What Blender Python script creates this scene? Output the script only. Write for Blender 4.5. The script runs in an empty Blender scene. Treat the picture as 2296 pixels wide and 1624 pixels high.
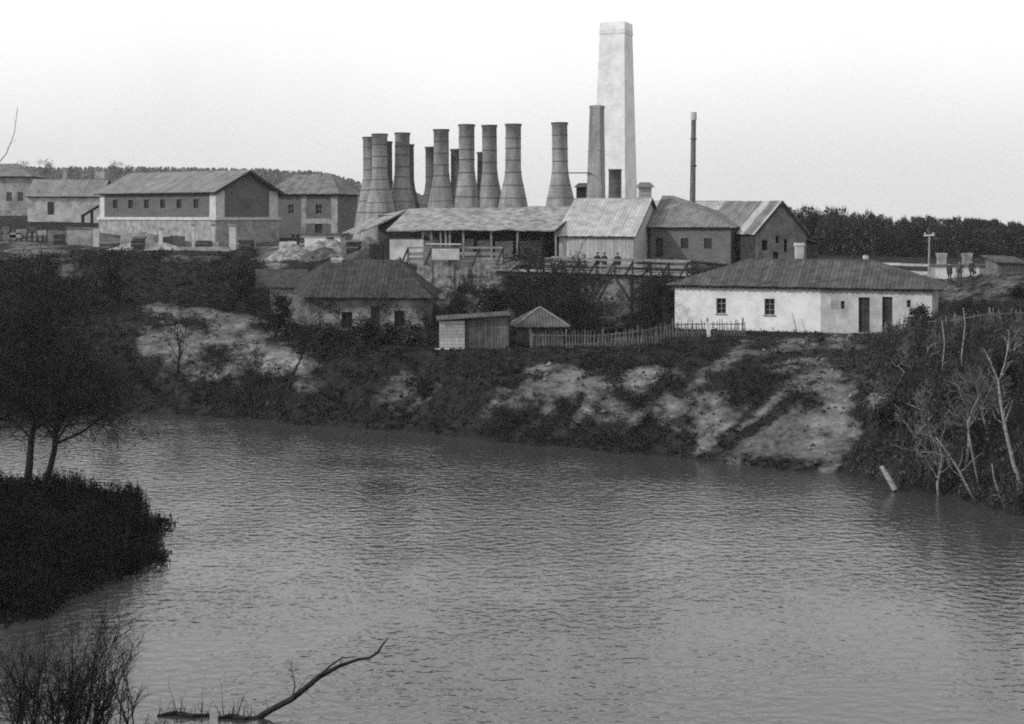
import bpy, math, random
import numpy as np
from mathutils import Vector
R = math.radians
random.seed(7); RNG = np.random.default_rng(7)
S = bpy.context.scene
COL = S.collection

# ------------------------------------------------------------------ camera
# the lens stands 14 m above the pond and looks along +Y, level, with the front lowered (view camera)
EYE, FP, CX, HY = 14.0, 3155.0, 1148.0, 480.0      # eye height, focal length / centre / horizon on a 2296 wide print
cam = bpy.data.cameras.new('camera'); cam_o = bpy.data.objects.new('camera', cam); COL.objects.link(cam_o)
cam.sensor_width = 36.0; cam.lens = 36.0 * FP / 2296.0
cam.shift_y = -(812.0 - HY) / 2296.0
cam.clip_start = 0.5; cam.clip_end = 5000
cam_o.location = (0, 0, EYE); cam_o.rotation_euler = (R(90), 0, 0)
S.camera = cam_o

# ------------------------------------------------------------------ sky, sun, exposure
SUN_DIR = Vector((-0.82, -0.34, 0.50)).normalized()      # towards the sun
sun_elev = math.asin(SUN_DIR.z); sun_az = math.atan2(SUN_DIR.x, SUN_DIR.y)
W = bpy.data.worlds.new('World'); S.world = W; W.use_nodes = True
wn, wl = W.node_tree.nodes, W.node_tree.links
wn.clear()
sky = wn.new('ShaderNodeTexSky'); sky.sky_type = 'NISHITA'; sky.sun_disc = False
sky.sun_elevation = sun_elev; sky.sun_rotation = sun_az; sky.dust_density = 4.0; sky.air_density = 1.0
bw = wn.new('ShaderNodeRGBToBW')
tc = wn.new('ShaderNodeTexCoord'); sep = wn.new('ShaderNodeSeparateXYZ')
up = wn.new('ShaderNodeMath'); up.operation = 'MAXIMUM'; up.inputs[1].default_value = 0.0
# high thin overcast: brighter towards the zenith, as an overcast sky is
ov = wn.new('ShaderNodeMapRange'); ov.inputs['From Min'].default_value = 0.0; ov.inputs['From Max'].default_value = 0.15
ov.inputs['To Min'].default_value = 7.8; ov.inputs['To Max'].default_value = 10.8; ov.interpolation_type = 'SMOOTHSTEP'
cn = wn.new('ShaderNodeTexNoise'); cn.inputs['Scale'].default_value = 5.0; cn.inputs['Detail'].default_value = 3.0
cm = wn.new('ShaderNodeMapRange'); cm.inputs['To Min'].default_value = 0.91; cm.inputs['To Max'].default_value = 1.09
mul = wn.new('ShaderNodeMath'); mul.operation = 'MULTIPLY'
mix = wn.new('ShaderNodeMix'); mix.data_type = 'FLOAT'; mix.inputs['Factor'].default_value = 0.85
bg = wn.new('ShaderNodeBackground'); bg.inputs['Strength'].default_value = 0.10
wo = wn.new('ShaderNodeOutputWorld')
wl.new(sky.outputs[0], bw.inputs[0]); wl.new(tc.outputs['Generated'], sep.inputs[0]); wl.new(sep.outputs['Z'], up.inputs[0])
wl.new(up.outputs[0], ov.inputs['Value']); wl.new(tc.outputs['Generated'], cn.inputs['Vector']); wl.new(cn.outputs['Fac'], cm.inputs['Value'])
wl.new(ov.outputs[0], mul.inputs[0]); wl.new(cm.outputs[0], mul.inputs[1])
wl.new(bw.outputs[0], mix.inputs['A']); wl.new(mul.outputs[0], mix.inputs['B'])
wl.new(mix.outputs['Result'], bg.inputs['Color']); wl.new(bg.outputs[0], wo.inputs['Surface'])
sl = bpy.data.lights.new('sun', 'SUN'); sl.energy = 2.3; sl.angle = R(2.0); sl.color = (1, 1, 1)
so = bpy.data.objects.new('sun', sl); COL.objects.link(so); so.location = (-60, -40, 80)
so.rotation_euler = SUN_DIR.to_track_quat('Z', 'Y').to_euler()
S.view_settings.view_transform = 'Standard'; S.view_settings.look = 'None'
S.view_settings.exposure = 0.14; S.view_settings.gamma = 1.0; S.view_settings.use_curve_mapping = False
S.render.engine = 'CYCLES'
S.cycles.use_denoising = False
S.cycles.filter_width = 1.9
S.cycles.max_bounces = 5; S.cycles.diffuse_bounces = 2; S.cycles.glossy_bounces = 2; S.cycles.transmission_bounces = 2
S.cycles.volume_bounces = 0; S.cycles.transparent_max_bounces = 4
S.cycles.caustics_reflective = False; S.cycles.caustics_refractive = False

# ------------------------------------------------------------------ helpers
def P(x, y, Y):
    """A point Y metres away that the print shows at x, y."""
    return Vector(((x - CX) / FP * Y, Y, EYE - (y - HY) / FP * Y))
def PZ(x, y, z=0.0):
    Y = (EYE - z) * FP / (y - HY)
    return Vector(((x - CX) / FP * Y, Y, z))
def PX(x, Y): return (x - CX) / FP * Y

BASE = {}                                            # world place of each root, by name
def tag(o, label=None, cat=None, group=None, kind=None):
    if label: o['label'] = label
    if cat: o['category'] = cat
    if group: o['group'] = group
    if kind: o['kind'] = kind
    return o
def thing(name, loc, label, cat, group=None):
    o = bpy.data.objects.new(name, None); COL.objects.link(o)
    o.empty_display_size = 0.3; o.location = loc; BASE[o.name] = Vector(loc)
    return tag(o, label, cat, group)
def link_mesh(name, me, mat, parent=None, loc=None):
    o = bpy.data.objects.new(name, me); COL.objects.link(o)
    if mat is not None: me.materials.append(mat)
    if parent is not None:
        o.parent = parent; BASE[o.name] = BASE[parent.name]
    else:
        o.location = loc or (0, 0, 0); BASE[o.name] = Vector(o.location)
    return o
def copy_tree(o, parent=None):
    c = o.copy(); COL.objects.link(c); c.parent = parent
    BASE[c.name] = BASE[o.name]
    for ch in list(o.children): copy_tree(ch, c)
    return c

class MB:
    """Collects boxes, bars, tubes and lathes in world space; build() links them as one mesh object."""
    def __init__(s): s.v = []; s.f = []; s.smooth = False
    def add(s, vs, fs):
        n = len(s.v); s.v += [tuple(p) for p in vs]; s.f += [tuple(i + n for i in f) for f in fs]; return s
    def hexa(s, a, b):                               # two quads, bottom and top, same order
        return s.add(list(a) + list(b), [(3, 2, 1, 0), (4, 5, 6, 7), (0, 1, 5, 4), (1, 2, 6, 5), (2, 3, 7, 6), (3, 0, 4, 7)])
    def prism(s, poly, off):                         # polygon pushed along a vector
        n = len(poly); off = Vector(off); q = [Vector(p) for p in poly]
        return s.add(q + [p + off for p in q], [tuple(range(n))[::-1], tuple(range(n, 2 * n))] + [(i, (i + 1) % n, n + (i + 1) % n, n + i) for i in range(n)])
    def bar(s, a, b, w, h, upv=(0, 0, 1)):
        a, b = Vector(a), Vector(b); d = (b - a).normalized(); u = Vector(upv)
        if abs(d.dot(u)) > 0.95: u = Vector((0, 1, 0))
        sd = d.cross(u).normalized() * (w / 2); u = sd.normalized().cross(d).normalized() * (h / 2)
        q = lambda c: [c - sd - u, c + sd - u, c + sd + u, c - sd + u]
        return s.hexa(q(a), q(b))
    def tube(s, pts, rad, n=6, cap=True):
        pts = [Vector(p) for p in pts]; m = len(pts); vs = []; fs = []
        for i, p in enumerate(pts):
            d = (pts[min(i + 1, m - 1)] - pts[max(i - 1, 0)])
            d = d.normalized() if d.length > 1e-9 else Vector((0, 0, 1))
            u = d.cross(Vector((0.31, 0.92, 0.2))).normalized(); w = d.cross(u)
            for k in range(n):
                t = 2 * math.pi * k / n
                vs.append(p + (u * math.cos(t) + w * math.sin(t)) * rad[i])
        for i in range(m - 1):
            for k in range(n):
                fs.append((i * n + k, i * n + (k + 1) % n, (i + 1) * n + (k + 1) % n, (i + 1) * n + k))
        if cap: fs += [tuple(range(n))[::-1], tuple(range((m - 1) * n, m * n))]
        return s.add(vs, fs)
    def lathe(s, c, prof, n=20):                     # prof: (radius, z) from bottom, outside
        vs = []; fs = []; c = Vector(c)
        for r, z in prof:
            for k in range(n):
                t = 2 * math.pi * k / n; vs.append(c + Vector((r * math.cos(t), r * math.sin(t), z)))
        for i in range(len(prof) - 1):
            for k in range(n):
                fs.append((i * n + k, i * n + (k + 1) % n, (i + 1) * n + (k + 1) % n, (i + 1) * n + k))
        return s.add(vs, fs)
    def build(s, name, mat, parent=None, loc=None):
        base = BASE[parent.name] if parent is not None else Vector(loc or (0, 0, 0))
        me = bpy.data.meshes.new(name)
        me.from_pydata([(p[0] - base.x, p[1] - base.y, p[2] - base.z) for p in s.v], [], s.f); me.update()
        if s.smooth: me.polygons.foreach_set('use_smooth', [True] * len(me.polygons))
        return link_mesh(name, me, mat, parent, base if parent is None else None)

class FR:
    """A building's own axes: s along the front, d into the depth, h up."""
    def __init__(f, o, ang): f.o = Vector(o); f.s = Vector((math.cos(ang), math.sin(ang), 0)); f.d = Vector((-math.sin(ang), math.cos(ang), 0))
    def p(f, s, d, h): return f.o + f.s * s + f.d * d + Vector((0, 0, h))
    def box(f, mb, s0, s1, d0, d1, h0, h1):
        q = lambda h: [f.p(s0, d0, h), f.p(s1, d0, h), f.p(s1, d1, h), f.p(s0, d1, h)]
        return mb.hexa(q(h0), q(h1))
def wall_boxes(mb, box, s0, s1, h0, h1, holes):
    """Boxes that fill s0..s1 x h0..h1 around the holes (a, b, c, d)."""
    cuts = sorted({s0, s1} | {v for h in holes for v in h[:2]})
    for a, b in zip(cuts, cuts[1:]):
        hs = sorted([h for h in holes if h[0] < b - 1e-6 and h[1] > a + 1e-6], key=lambda h: h[2]); z = h0
        for h in hs:
            if h[2] > z + 1e-6: box(mb, a, b, z, h[2])
            z = h[3]
        if h1 > z + 1e-6: box(mb, a, b, z, h1)

# ------------------------------------------------------------------ materials (all neutral greys: the place is seen in black and white)
def mat(name, v, v2=None, scale=1.5, rough=0.85, bump=0.0, bscale=12.0, rand=0.0, stretch=(1, 1, 1), spec=0.05, lo=0.35, hi=0.65, detail=5.0, island=0.0):
    m = bpy.data.materials.new(name); m.use_nodes = True; n, l = m.node_tree.nodes, m.node_tree.links
    b = n['Principled BSDF']; b.inputs['Roughness'].default_value = rough; b.inputs['Specular IOR Level'].default_value = spec
    v2 = v if v2 is None else v2
    g = n.new('ShaderNodeNewGeometry'); mp = n.new('ShaderNodeMapping'); mp.inputs['Scale'].default_value = stretch
    no = n.new('ShaderNodeTexNoise'); no.inputs['Scale'].default_value = scale; no.inputs['Detail'].default_value = detail; no.inputs['Roughness'].default_value = 0.65
    rp = n.new('ShaderNodeMapRange'); rp.inputs['From Min'].default_value = lo; rp.inputs['From Max'].default_value = hi
    rp.inputs['To Min'].default_value = v; rp.inputs['To Max'].default_value = v2
    l.new(g.outputs['Position'], mp.inputs['Vector']); l.new(mp.outputs[0], no.inputs['Vector']); l.new(no.outputs['Fac'], rp.inputs['Value'])
    out = rp.outputs[0]
    if rand:
        oi = n.new('ShaderNodeObjectInfo'); rr = n.new('ShaderNodeMapRange')
        rr.inputs['To Min'].default_value = 1 - rand; rr.inputs['To Max'].default_value = 1 + rand
        l.new(oi.outputs['Random'], rr.inputs['Value'])
        mu = n.new('ShaderNodeMath'); mu.operation = 'MULTIPLY'; l.new(out, mu.inputs[0]); l.new(rr.outputs[0], mu.inputs[1]); out = mu.outputs[0]
    if island:
        gi = n.new('ShaderNodeNewGeometry'); ri = n.new('ShaderNodeMapRange'); ri.inputs['To Min'].default_value = 1 - island; ri.inputs['To Max'].default_value = 1 + island; l.new(gi.outputs['Random Per Island'], ri.inputs['Value'])
        mi = n.new('ShaderNodeMath'); mi.operation = 'MULTIPLY'; l.new(out, mi.inputs[0]); l.new(ri.outputs[0], mi.inputs[1]); out = mi.outputs[0]
    l.new(out, b.inputs['Base Color'])
    if bump:
        bn = n.new('ShaderNodeTexNoise'); bn.inputs['Scale'].default_value = bscale; bn.inputs['Detail'].default_value = 4.0
        bp = n.new('ShaderNodeBump'); bp.inputs['Strength'].default_value = bump; bp.inputs['Distance'].default_value = 0.05
        l.new(mp.outputs[0], bn.inputs['Vector']); l.new(bn.outputs['Fac'], bp.inputs['Height']); l.new(bp.outputs[0], b.inputs['Normal'])
    return m
def brick_mat(name, v, v2, mortar, streak=False):
    m = mat(name, 0.62 if streak else 0.86, 1.2 if streak else 1.12, 1.3 if streak else 0.5, 0.9, 0.3, 9.0, 0.10, (1, 1, 0.22) if streak else (1, 1, 1)); n, l = m.node_tree.nodes, m.node_tree.links
    b = n['Principled BSDF']; src = b.inputs['Base Color'].links[0].from_socket
    g = n.new('ShaderNodeNewGeometry'); sp = n.new('ShaderNodeSeparateXYZ'); l.new(g.outputs['Position'], sp.inputs[0])
    ad = n.new('ShaderNodeMath'); ad.operation = 'ADD'; l.new(sp.outputs['X'], ad.inputs[0]); l.new(sp.outputs['Y'], ad.inputs[1])
    cb = n.new('ShaderNodeCombineXYZ'); l.new(ad.outputs[0], cb.inputs['X']); l.new(sp.outputs['Z'], cb.inputs['Y'])
    bt = n.new('ShaderNodeTexBrick'); l.new(cb.outputs[0], bt.inputs['Vector']); bt.inputs['Scale'].default_value = 1.0
    bt.inputs['Brick Width'].default_value = 0.27; bt.inputs['Row Height'].default_value = 0.085; bt.inputs['Mortar Size'].default_value = 0.009
    bt.inputs['Color1'].default_value = (v, v, v, 1); bt.inputs['Color2'].default_value = (v2, v2, v2, 1); bt.inputs['Mortar'].default_value = (mortar,) * 3 + (1,)
    mx = n.new('ShaderNodeVectorMath'); mx.operation = 'MULTIPLY'; l.new(bt.outputs['Color'], mx.inputs[0]); l.new(src, mx.inputs[1])
    l.new(mx.outputs[0], b.inputs['Base Color'])
    return m
M = dict(
    white=mat('whitewash', 0.66, 0.50, 0.9, 0.9, 0.25, 5, lo=0.40, hi=0.66),
    dirty=mat('stained_whitewash', 0.26, 0.50, 0.7, 0.9, 0.3, 5),
    plaster=mat('old_plaster', 0.16, 0.36, 0.8, 0.9, 0.4, 5),
    greyplank=mat('silvered_sunlit_planks', 0.25, 0.42, 2.5, 0.85, 0.3, 6, 0.15, (4, 4, 0.5)),
    brick=brick_mat('kiln_brick', 0.17, 0.25, 0.27, streak=True), darkbrick=brick_mat('dark_brick', 0.07, 0.11, 0.10),
    housebrick=brick_mat('house_brick', 0.085, 0.13, 0.15), palebrick=brick_mat('pale_brick', 0.60, 0.70, 0.64),
    stone=mat('quoin_stone', 0.36, 0.52, 1.5, 0.9, 0.4, 4), rubble=mat('rubble_stone', 0.17, 0.34, 1.4, 0.9, 0.6, 3),
    rdark=mat('dark_roof_board', 0.045, 0.095, 1.2, 0.85, 0.3, 8, 0.16), rlight=mat('grey_roof_board', 0.24, 0.40, 1.0, 0.85, 0.3, 8, 0.07),
    rold=mat('old_grey_roof_board', 0.13, 0.21, 0.9, 0.85, 0.3, 8, 0.07), rmid=mat('mid_roof_board', 0.10, 0.19, 1.0, 0.85, 0.3, 8, 0.09), thatch=mat('clay_daubed_thatch', 0.13, 0.34, 1.1, 0.95, 0.6, 6),
    cottage=mat('cottage_plaster', 0.09, 0.30, 0.7, 0.9, 0.5, 4), rhouse=mat('weathered_shingle', 0.03, 0.062, 1.8, 0.9, 0.4, 9, 0.12), under=mat('roof_underside', 0.04, 0.06, 2),
    oldwood=mat('old_dark_planks', 0.07, 0.14, 2.0, 0.85, 0.3, 8, 0.3), wood=mat('weathered_wood', 0.16, 0.28, 2.0, 0.85, 0.3, 8, 0.2), darkwood=mat('tarred_wood', 0.025, 0.05, 2.0, 0.8, 0.3, 8, 0.2),
    palewood=mat('pale_sawn_wood', 0.36, 0.52, 2.0, 0.85, 0.2, 8, 0.12), iron=mat('iron', 0.035, 0.07, 3, 0.6, spec=0.4),
    pipe=mat('rusty_pipe', 0.08, 0.16, 2.5, 0.6), glass=mat('window_glass', 0.012, 0.02, 1, 0.12, spec=0.5), dark=mat('dark_inside', 0.012, 0.02, 1),
    fencewood=mat('old_palings', 0.09, 0.17, 2.0, 0.85, 0.3, 8, 0.3), bark=mat('dark_bark', 0.015, 0.035, 5, 0.9, 0.5, 10), twig=mat('bare_twig', 0.022, 0.05, 1.0, 0.9), paletwig=mat('pale_twig', 0.07, 0.16, 1.0, 0.9), birch=mat('birch_bark', 0.12, 0.30, 3.0, 0.8, 0.2, 10, stretch=(1, 1, 3)),
    clod=mat('clods', 0.04, 0.22, 0.6, 0.95, island=.5), brush=mat('brush_leaf', 0.008, 0.075, 0.45, 0.85, detail=6.0, lo=0.32, hi=0.68, island=.85), scrub=mat('scrub_leaf', 0.004, 0.042, 0.35, 0.85, detail=6.0, lo=0.32, hi=0.68, island=.75), wood_hazed=mat('haze_paled_twigs', 0.07, 0.15, 0.05, 0.9, detail=5.0, island=.5), wood_far=mat('wood_leaf', 0.02, 0.06, 0.2, 0.9, detail=6.0, lo=0.3, hi=0.7, island=.7),
    reed=mat('reed', 0.005, 0.016, 0.8, 0.9, island=.6), spoil=mat('spoil', 0.03, 0.10, 1.5, 0.95, 0.9, 3), cloth=mat('dark_cloth', 0.03, 0.05, 4), cloth2=mat('grey_cloth', 0.05, 0.08, 4), skin=mat('skin', 0.30, 0.34, 4, 0.6),
    hair=mat('hair', 0.02, 0.03, 4), soot=mat('soot_lip', 0.05, 0.09, 3), lime=mat('lime_waste', 0.08, 0.30, 2.2, 0.95, 0.6, 3))

# ------------------------------------------------------------------ the land: profiles (distance, height) along sight columns of the print
def shoreY(y): return EYE * FP / (y - HY)
COLS = [
    (-2500, 945, [(4, 2), (14, 4.2), (28, 7), (46, 10.2)], [(165, 11.5), (190, 13.2), (260, 14), (420, 17), (900, 30), (1100, 45), (1300, 47)]),
    (0, 945, [(4, 2), (14, 4.2), (28, 7), (46, 10.2)], [(165, 11.5), (190, 13.2), (260, 14), (420, 17), (900, 30), (1100, 45), (1300, 47)]),
    (330, 927, [(3, 1.4), (10, 4.2), (20, 6.7), (43, 10.0)], [(165, 11.0), (190, 12.8), (260, 14), (420, 17), (900, 30), (1100, 45), (1300, 47)]),
    (560, 938, [(3.5, 1.8), (11, 4.2), (20, 5.8), (46, 9.9)], [(165, 10.6), (190, 11.4), (260, 13), (420, 16), (900, 30), (1100, 44), (1300, 46)]),
    (690, 955, [(4, 2.2), (11, 4.2), (26, 4.8), (48, 10.2)], [(165, 10.7), (190, 11), (260, 12), (420, 15), (900, 29), (1100, 42), (1300, 44)]),
    (900, 968, [(4, 2.4), (11, 4.3), (26, 4.9), (33.5, 9.4)], [(145, 9.8), (190, 10), (260, 11), (420, 13), (900, 20), (1100, 27), (1300, 28)]),
    (1000, 977, [(3.2, 2.8), (10, 4.4), (26, 5.2), (33.0, 9.5)], [(145, 9.8), (190, 10), (260, 11), (420, 12), (900, 14), (1100, 18), (1300, 18)]),
    (1130, 992, [(3.6, 3.3), (12, 4.5), (26, 5.0), (38.0, 9.3)], [(145, 9.8), (190, 10), (260, 10), (420, 11), (900, 10), (1100, 10), (1300, 10)]),
    (1230, 1002, [(4.2, 3.7), (13, 4.6), (36, 4.2), (51, 9.4)], [(145, 9.8), (190, 10), (260, 10), (420, 10), (900, 8), (1100, 8), (1300, 8)]),
    (1450, 1022, [(5.0, 3.8), (15, 4.8), (35, 4.5), (52, 9.0)], [(145, 9.8), (190, 9.6), (260, 9), (420, 9), (900, 6), (1100, 5), (1300, 4)]),
    (1530, 1029, [(5.0, 3.8), (15, 4.8), (36, 5.2), (43, 8.6)], [(145, 9.8), (190, 9.6), (260, 9), (420, 9), (900, 6), (1100, 5), (1300, 4)]),
    (1850, 1060, [(5.2, 3.4), (13, 4.8), (36, 5.5), (45, 8.3)], [(145, 9.0), (190, 8), (260, 8), (420, 6), (900, 2), (1100, 0), (1300, -2)]),
    (2090, 1108, [(5.5, 3.2), (16, 5.1), (31, 5.9), (50, 8.0)], [(145, 8.6), (190, 7.5), (260, 8), (420, 6), (900, 2), (1100, 0), (1300, -2)]),
    (2300, 1157, [(6, 3.0), (17, 5.3), (33, 7.2), (46, 8.7)], [(145, 8.6), (190, 7.5), (260, 8), (420, 6), (900, 2), (1100, 0), (1300, -2)]),
    (4800, 1180, [(6, 3.0), (17, 5.3), (33, 7.2), (46, 8.7)], [(145, 8.6), (190, 7.5), (260, 8), (420, 6), (900, 2), (1100, 0), (1300, -2)])]
_cx = np.array([c[0] for c in COLS], float)
_kY, _kZ = [], []
for x, ys, near, far in COLS:
    s0 = shoreY(ys); ky = [s0 - 30, s0 - 4, s0] + [s0 + a for a, b in near] + [a for a, b in far]; kz = [-1.6, -1.0, 0.0] + [b for a, b in near] + [b for a, b in far]
    _kY.append(ky); _kZ.append(kz)
_kY, _kZ = np.array(_kY), np.array(_kZ)
def vnoise(x, y, seed=0):
    xi, yi = np.floor(x).astype(np.int64), np.floor(y).astype(np.int64); fx, fy = x - xi, y - yi
    fx = fx * fx * (3 - 2 * fx); fy = fy * fy * (3 - 2 * fy)
    def h(a, b):
        n = (a * 374761393 + b * 668265263 + seed * 974711) & 0x7fffffff; n = ((n ^ (n >> 13)) * 1274126177) & 0x7fffffff
        return ((n ^ (n >> 16)) & 0xffff) / 65535.0
    return (h(xi, yi) * (1 - fx) + h(xi + 1, yi) * fx) * (1 - fy) + (h(xi, yi + 1) * (1 - fx) + h(xi + 1, yi + 1) * fx) * fy
def fbm(x, y, o=4, seed=0):
    a, t = 0.5, np.zeros_like(np.asarray(x, float))
    for i in range(o): t = t + a * (vnoise(x * 2 ** i, y * 2 ** i, seed + i) - 0.5); a *= 0.55
    return t
FLATS = []                                            # building pads: x0, x1, Y0, Y1, z
def land(X, Y):
    X = np.atleast_1d(np.asarray(X, float)); Y = np.atleast_1d(np.asarray(Y, float))
    X0, Y0_ = X, Y; Y = Y + np.clip((108 - Y) / 15, 0, 1) * 2.6 * fbm(X * .16, Y * .05, 4, 88)
    a = np.clip(X / np.maximum(Y, 20) * FP + CX, _cx[0], _cx[-1])
    j = np.clip(np.searchsorted(_cx, a) - 1, 0, len(_cx) - 2); t = (a - _cx[j]) / (_cx[j + 1] - _cx[j]); t = t * t * (3 - 2 * t)
    ky = _kY[j] * (1 - t)[:, None] + _kY[j + 1] * t[:, None]; kz = _kZ[j] * (1 - t)[:, None] + _kZ[j + 1] * t[:, None]
    k = np.clip((Y[:, None] > ky).sum(1) - 1, 0, ky.shape[1] - 2); i = np.arange(len(Y))
    u = np.clip((Y - ky[i, k]) / (ky[i, k + 1] - ky[i, k]), 0, 1)
    z = kz[i, k] * (1 - u) + kz[i, k + 1] * u
    above = np.clip(z / 2.0, 0, 1)
    z = z + above * (fbm(X * 0.22, Y * 0.22, 5, 3) * 1.1) * np.clip((150 - Y) / 30, 0.25, 1)
    steep = np.clip(1 - np.abs(z - 2.2) / 2.2, 0, 1)                                  # rain gullies down the bluff
    z = z - steep * 1.15 * np.abs(2 * vnoise(X * 0.55 + Y * 0.42, Y * 0.06 + 3.0, 61) - 1) * np.clip((110 - Y) / 10, 0, 1) + steep * .35 * fbm(X * 1.3, Y * 1.3, 3, 44)
    for x0, x1, y0, y1, pz in FLATS:
        w = np.clip(1 - np.maximum(np.maximum(x0 - X, X - x1), np.maximum(y0 - Y, Y - y1)) / 2.0, 0, 1); w = w * w * (3 - 2 * w)
        z = z * (1 - w) + pz * w
    return z
def lz(X, Y): return float(land([X], [Y])[0])
FLATS += [(11.5, 31, 100.5, 112, 5.2), (-17.5, -6.0, 111, 120, 4.75), (-8.5, 0.0, 97.5, 101.5, 4.55)]
BARE = [(1095, 925, 60, 14, -52, .7), (1300, 935, 70, 15, -50, .8), (1420, 945, 75, 16, -50, .85), (1500, 985, 60, 14, -48, .75), (1625, 960, 75, 16, -42, .8), (1200, 950, 55, 12, -55, .7), (1560, 860, 60, 14, -45, .6), (940, 900, 60, 14, -45, .6), (1960, 900, 40, 18, -40, .5),
      # bare earth, lime and trodden ground: x, y on the print, half axes, tilt, how pale
    (400, 700, 80, 16, 8, .7), (520, 712, 110, 12, 9, .75), (400, 770, 75, 40, 0, .75), (540, 765, 85, 45, 15, .8), (480, 830, 80, 30, 0, .45), (640, 815, 62, 38, 0, 1.0),
    (690, 860, 30, 20, 0, .7), (610, 590, 30, 50, -30, .7), (650, 640, 45, 30, 0, .6), (1245, 868, 60, 38, 0, 1.0), (1180, 888, 80, 28, 0, .6), (1230, 925, 22, 60, 15, .75),
    (1440, 862, 50, 32, 0, .85), (1340, 870, 40, 30, 0, .6), (1375, 935, 60, 50, 0, .5), (880, 905, 60, 40, -45, .6), (860, 945, 60, 30, 0, .5), (1520, 915, 50, 60, 30, .8),
    (1585, 935, 60, 60, 0, .75), (1480, 990, 70, 30, 0, .4), (1705, 925, 75, 14, -38, 1.1), (1865, 965, 60, 95, 10, .95), (1830, 1010, 70, 35, 0, .9), (1820, 840, 90, 60, -15, .42),
    (1900, 760, 70, 18, 0, .45), (1780, 775, 80, 16, -10, .42), (1640, 800, 60, 14, -35, .5), (1690, 1005, 120, 40, 0, .35),
    (1040, 610, 120, 32, 0, 1.0), (1040, 670, 90, 30, 20, .55), (960, 590, 60, 20, 30, .9), (700, 560, 120, 22, 0, .9), (300, 530, 330, 26, 0, .6), (60, 560, 70, 18, 0, .6),
    (1375, 680, 60, 70, 0, .6), (2130, 650, 140, 30, 0, .36), (2230, 640, 90, 30, 0, .33), (1200, 570, 400, 30, 0, .5), (140, 600, 40, 30, 0, .4), (420, 580, 60, 10, 0, .5)]
def bareness(X, Y, Z):
    x = X / np.maximum(Y, 5) * FP + CX; y = HY + (EYE - Z) / np.maximum(Y, 5) * FP
    b = np.zeros_like(x); fw = 9 * fbm(X * 1.1, Y * 1.1, 4, 19); wob = fbm(X * 0.5, Y * 0.5, 4, 9) * 1.6; ok = (Y > 55) & (Y < 175)
    for px, py, rx, ry, an, v in BARE:
        v = v * 1.12
        c, s_ = math.cos(R(an)), math.sin(R(an)); dx, dy = x - px, y - py
        q = np.sqrt(((dx * c + dy * s_) / rx) ** 2 + ((-dx * s_ + dy * c) / ry) ** 2)
        b = np.maximum(b, v * np.clip((1.35 + wob - q) / 0.9, 0, 1) * ok)
    fan = np.clip(np.minimum.reduce([(y - 888 + fw) / 14.0, ((x - 1800) + (y - 888) * 1.38 + 5 * fw) / 30.0, (1808 + 22 * np.sin((y - 890) / 50.0) - x + 8 * fw) / 30.0, (1030 - y + 3 * fw) / 30.0]), 0, 1) * ok   # smooth tipped waste, nothing grows on it
    b = b * np.where(x < 1520, np.clip((Z - 0.9 - wob) / 1.2, 0, 1), 1)
    return b, fan

def land_mesh():
    Ys = np.concatenate([np.arange(42, 62, 2.0), np.concatenate([np.arange(62, 104, 0.25), np.arange(104, 150, 0.6)]), np.arange(150, 200, 2.5), np.geomspace(200, 1300, 40)])
    ax = np.concatenate([np.linspace(-2400, -120, 40), np.linspace(-100, 2400, 600), np.linspace(2440, 4700, 40)])
    AX, YY = np.meshgrid(ax, Ys); XX = (AX - CX) / FP * YY
    z = land(XX.ravel(), YY.ravel()); nr, nc = XX.shape
    b, fan = bareness(XX.ravel(), YY.ravel(), z)
    z = z + fan * 0.12
    co = np.stack([XX.ravel(), YY.ravel(), z], 1)
    idx = np.arange(nr * nc).reshape(nr, nc); q = np.stack([idx[:-1, :-1], idx[:-1, 1:], idx[1:, 1:], idx[1:, :-1]], -1).reshape(-1, 4)
    me = quads_mesh('ground', co, q)
    for nm, val in (('bare', b), ('fan', fan)):
        at = me.attributes.new(nm, 'FLOAT', 'POINT'); at.data.foreach_set('value', val.astype(np.float32))
    me.polygons.foreach_set('use_smooth', [True] * len(me.polygons))
    return me
def quads_mesh(name, co, q):
    me = bpy.data.meshes.new(name); k = q.shape[1]
    me.vertices.add(len(co)); me.vertices.foreach_set('co', np.ascontiguousarray(co, np.float32).ravel())
    me.loops.add(q.size); me.loops.foreach_set('vertex_index', np.ascontiguousarray(q, np.int32).ravel())
    me.polygons.add(len(q)); me.polygons.foreach_set('loop_start', np.arange(0, q.size, k, dtype=np.int32)); me.polygons.foreach_set('loop_total', np.full(len(q), k, np.int32))
    me.update(calc_edges=True); return me
gm = mat('earth_and_turf', 0.005, 0.027, 1.1, 0.95, 1.0, 3.5, detail=8.0)
n, l = gm.node_tree.nodes, gm.node_tree.links
pb = n['Principled BSDF']; base_s = pb.inputs['Base Color'].links[0].from_socket
at = n.new('ShaderNodeAttribute'); at.attribute_name = 'bare'; af = n.new('ShaderNodeAttribute'); af.attribute_name = 'fan'
no2 = n.new('ShaderNodeTexNoise'); no2.inputs['Scale'].default_value = 1.6; no2.inputs['Detail'].default_value = 10; no2.inputs['Roughness'].default_value = 0.88
gg = n.new('ShaderNodeNewGeometry'); gp = n.new('ShaderNodeMapping'); gp.inputs['Rotation'].default_value = (0, R(48), 0); gp.inputs['Scale'].default_value = (0.55, 0.45, 1.5); l.new(gg.outputs['Position'], gp.inputs['Vector']); l.new(gp.outputs[0], no2.inputs['Vector'])
mr = n.new('ShaderNodeMapRange'); mr.inputs['From Min'].default_value = 0.32; mr.inputs['From Max'].default_value = 0.68; mr.inputs['To Min'].default_value = 0.055; mr.inputs['To Max'].default_value = 0.31
l.new(no2.outputs['Fac'], mr.inputs['Value'])
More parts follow.
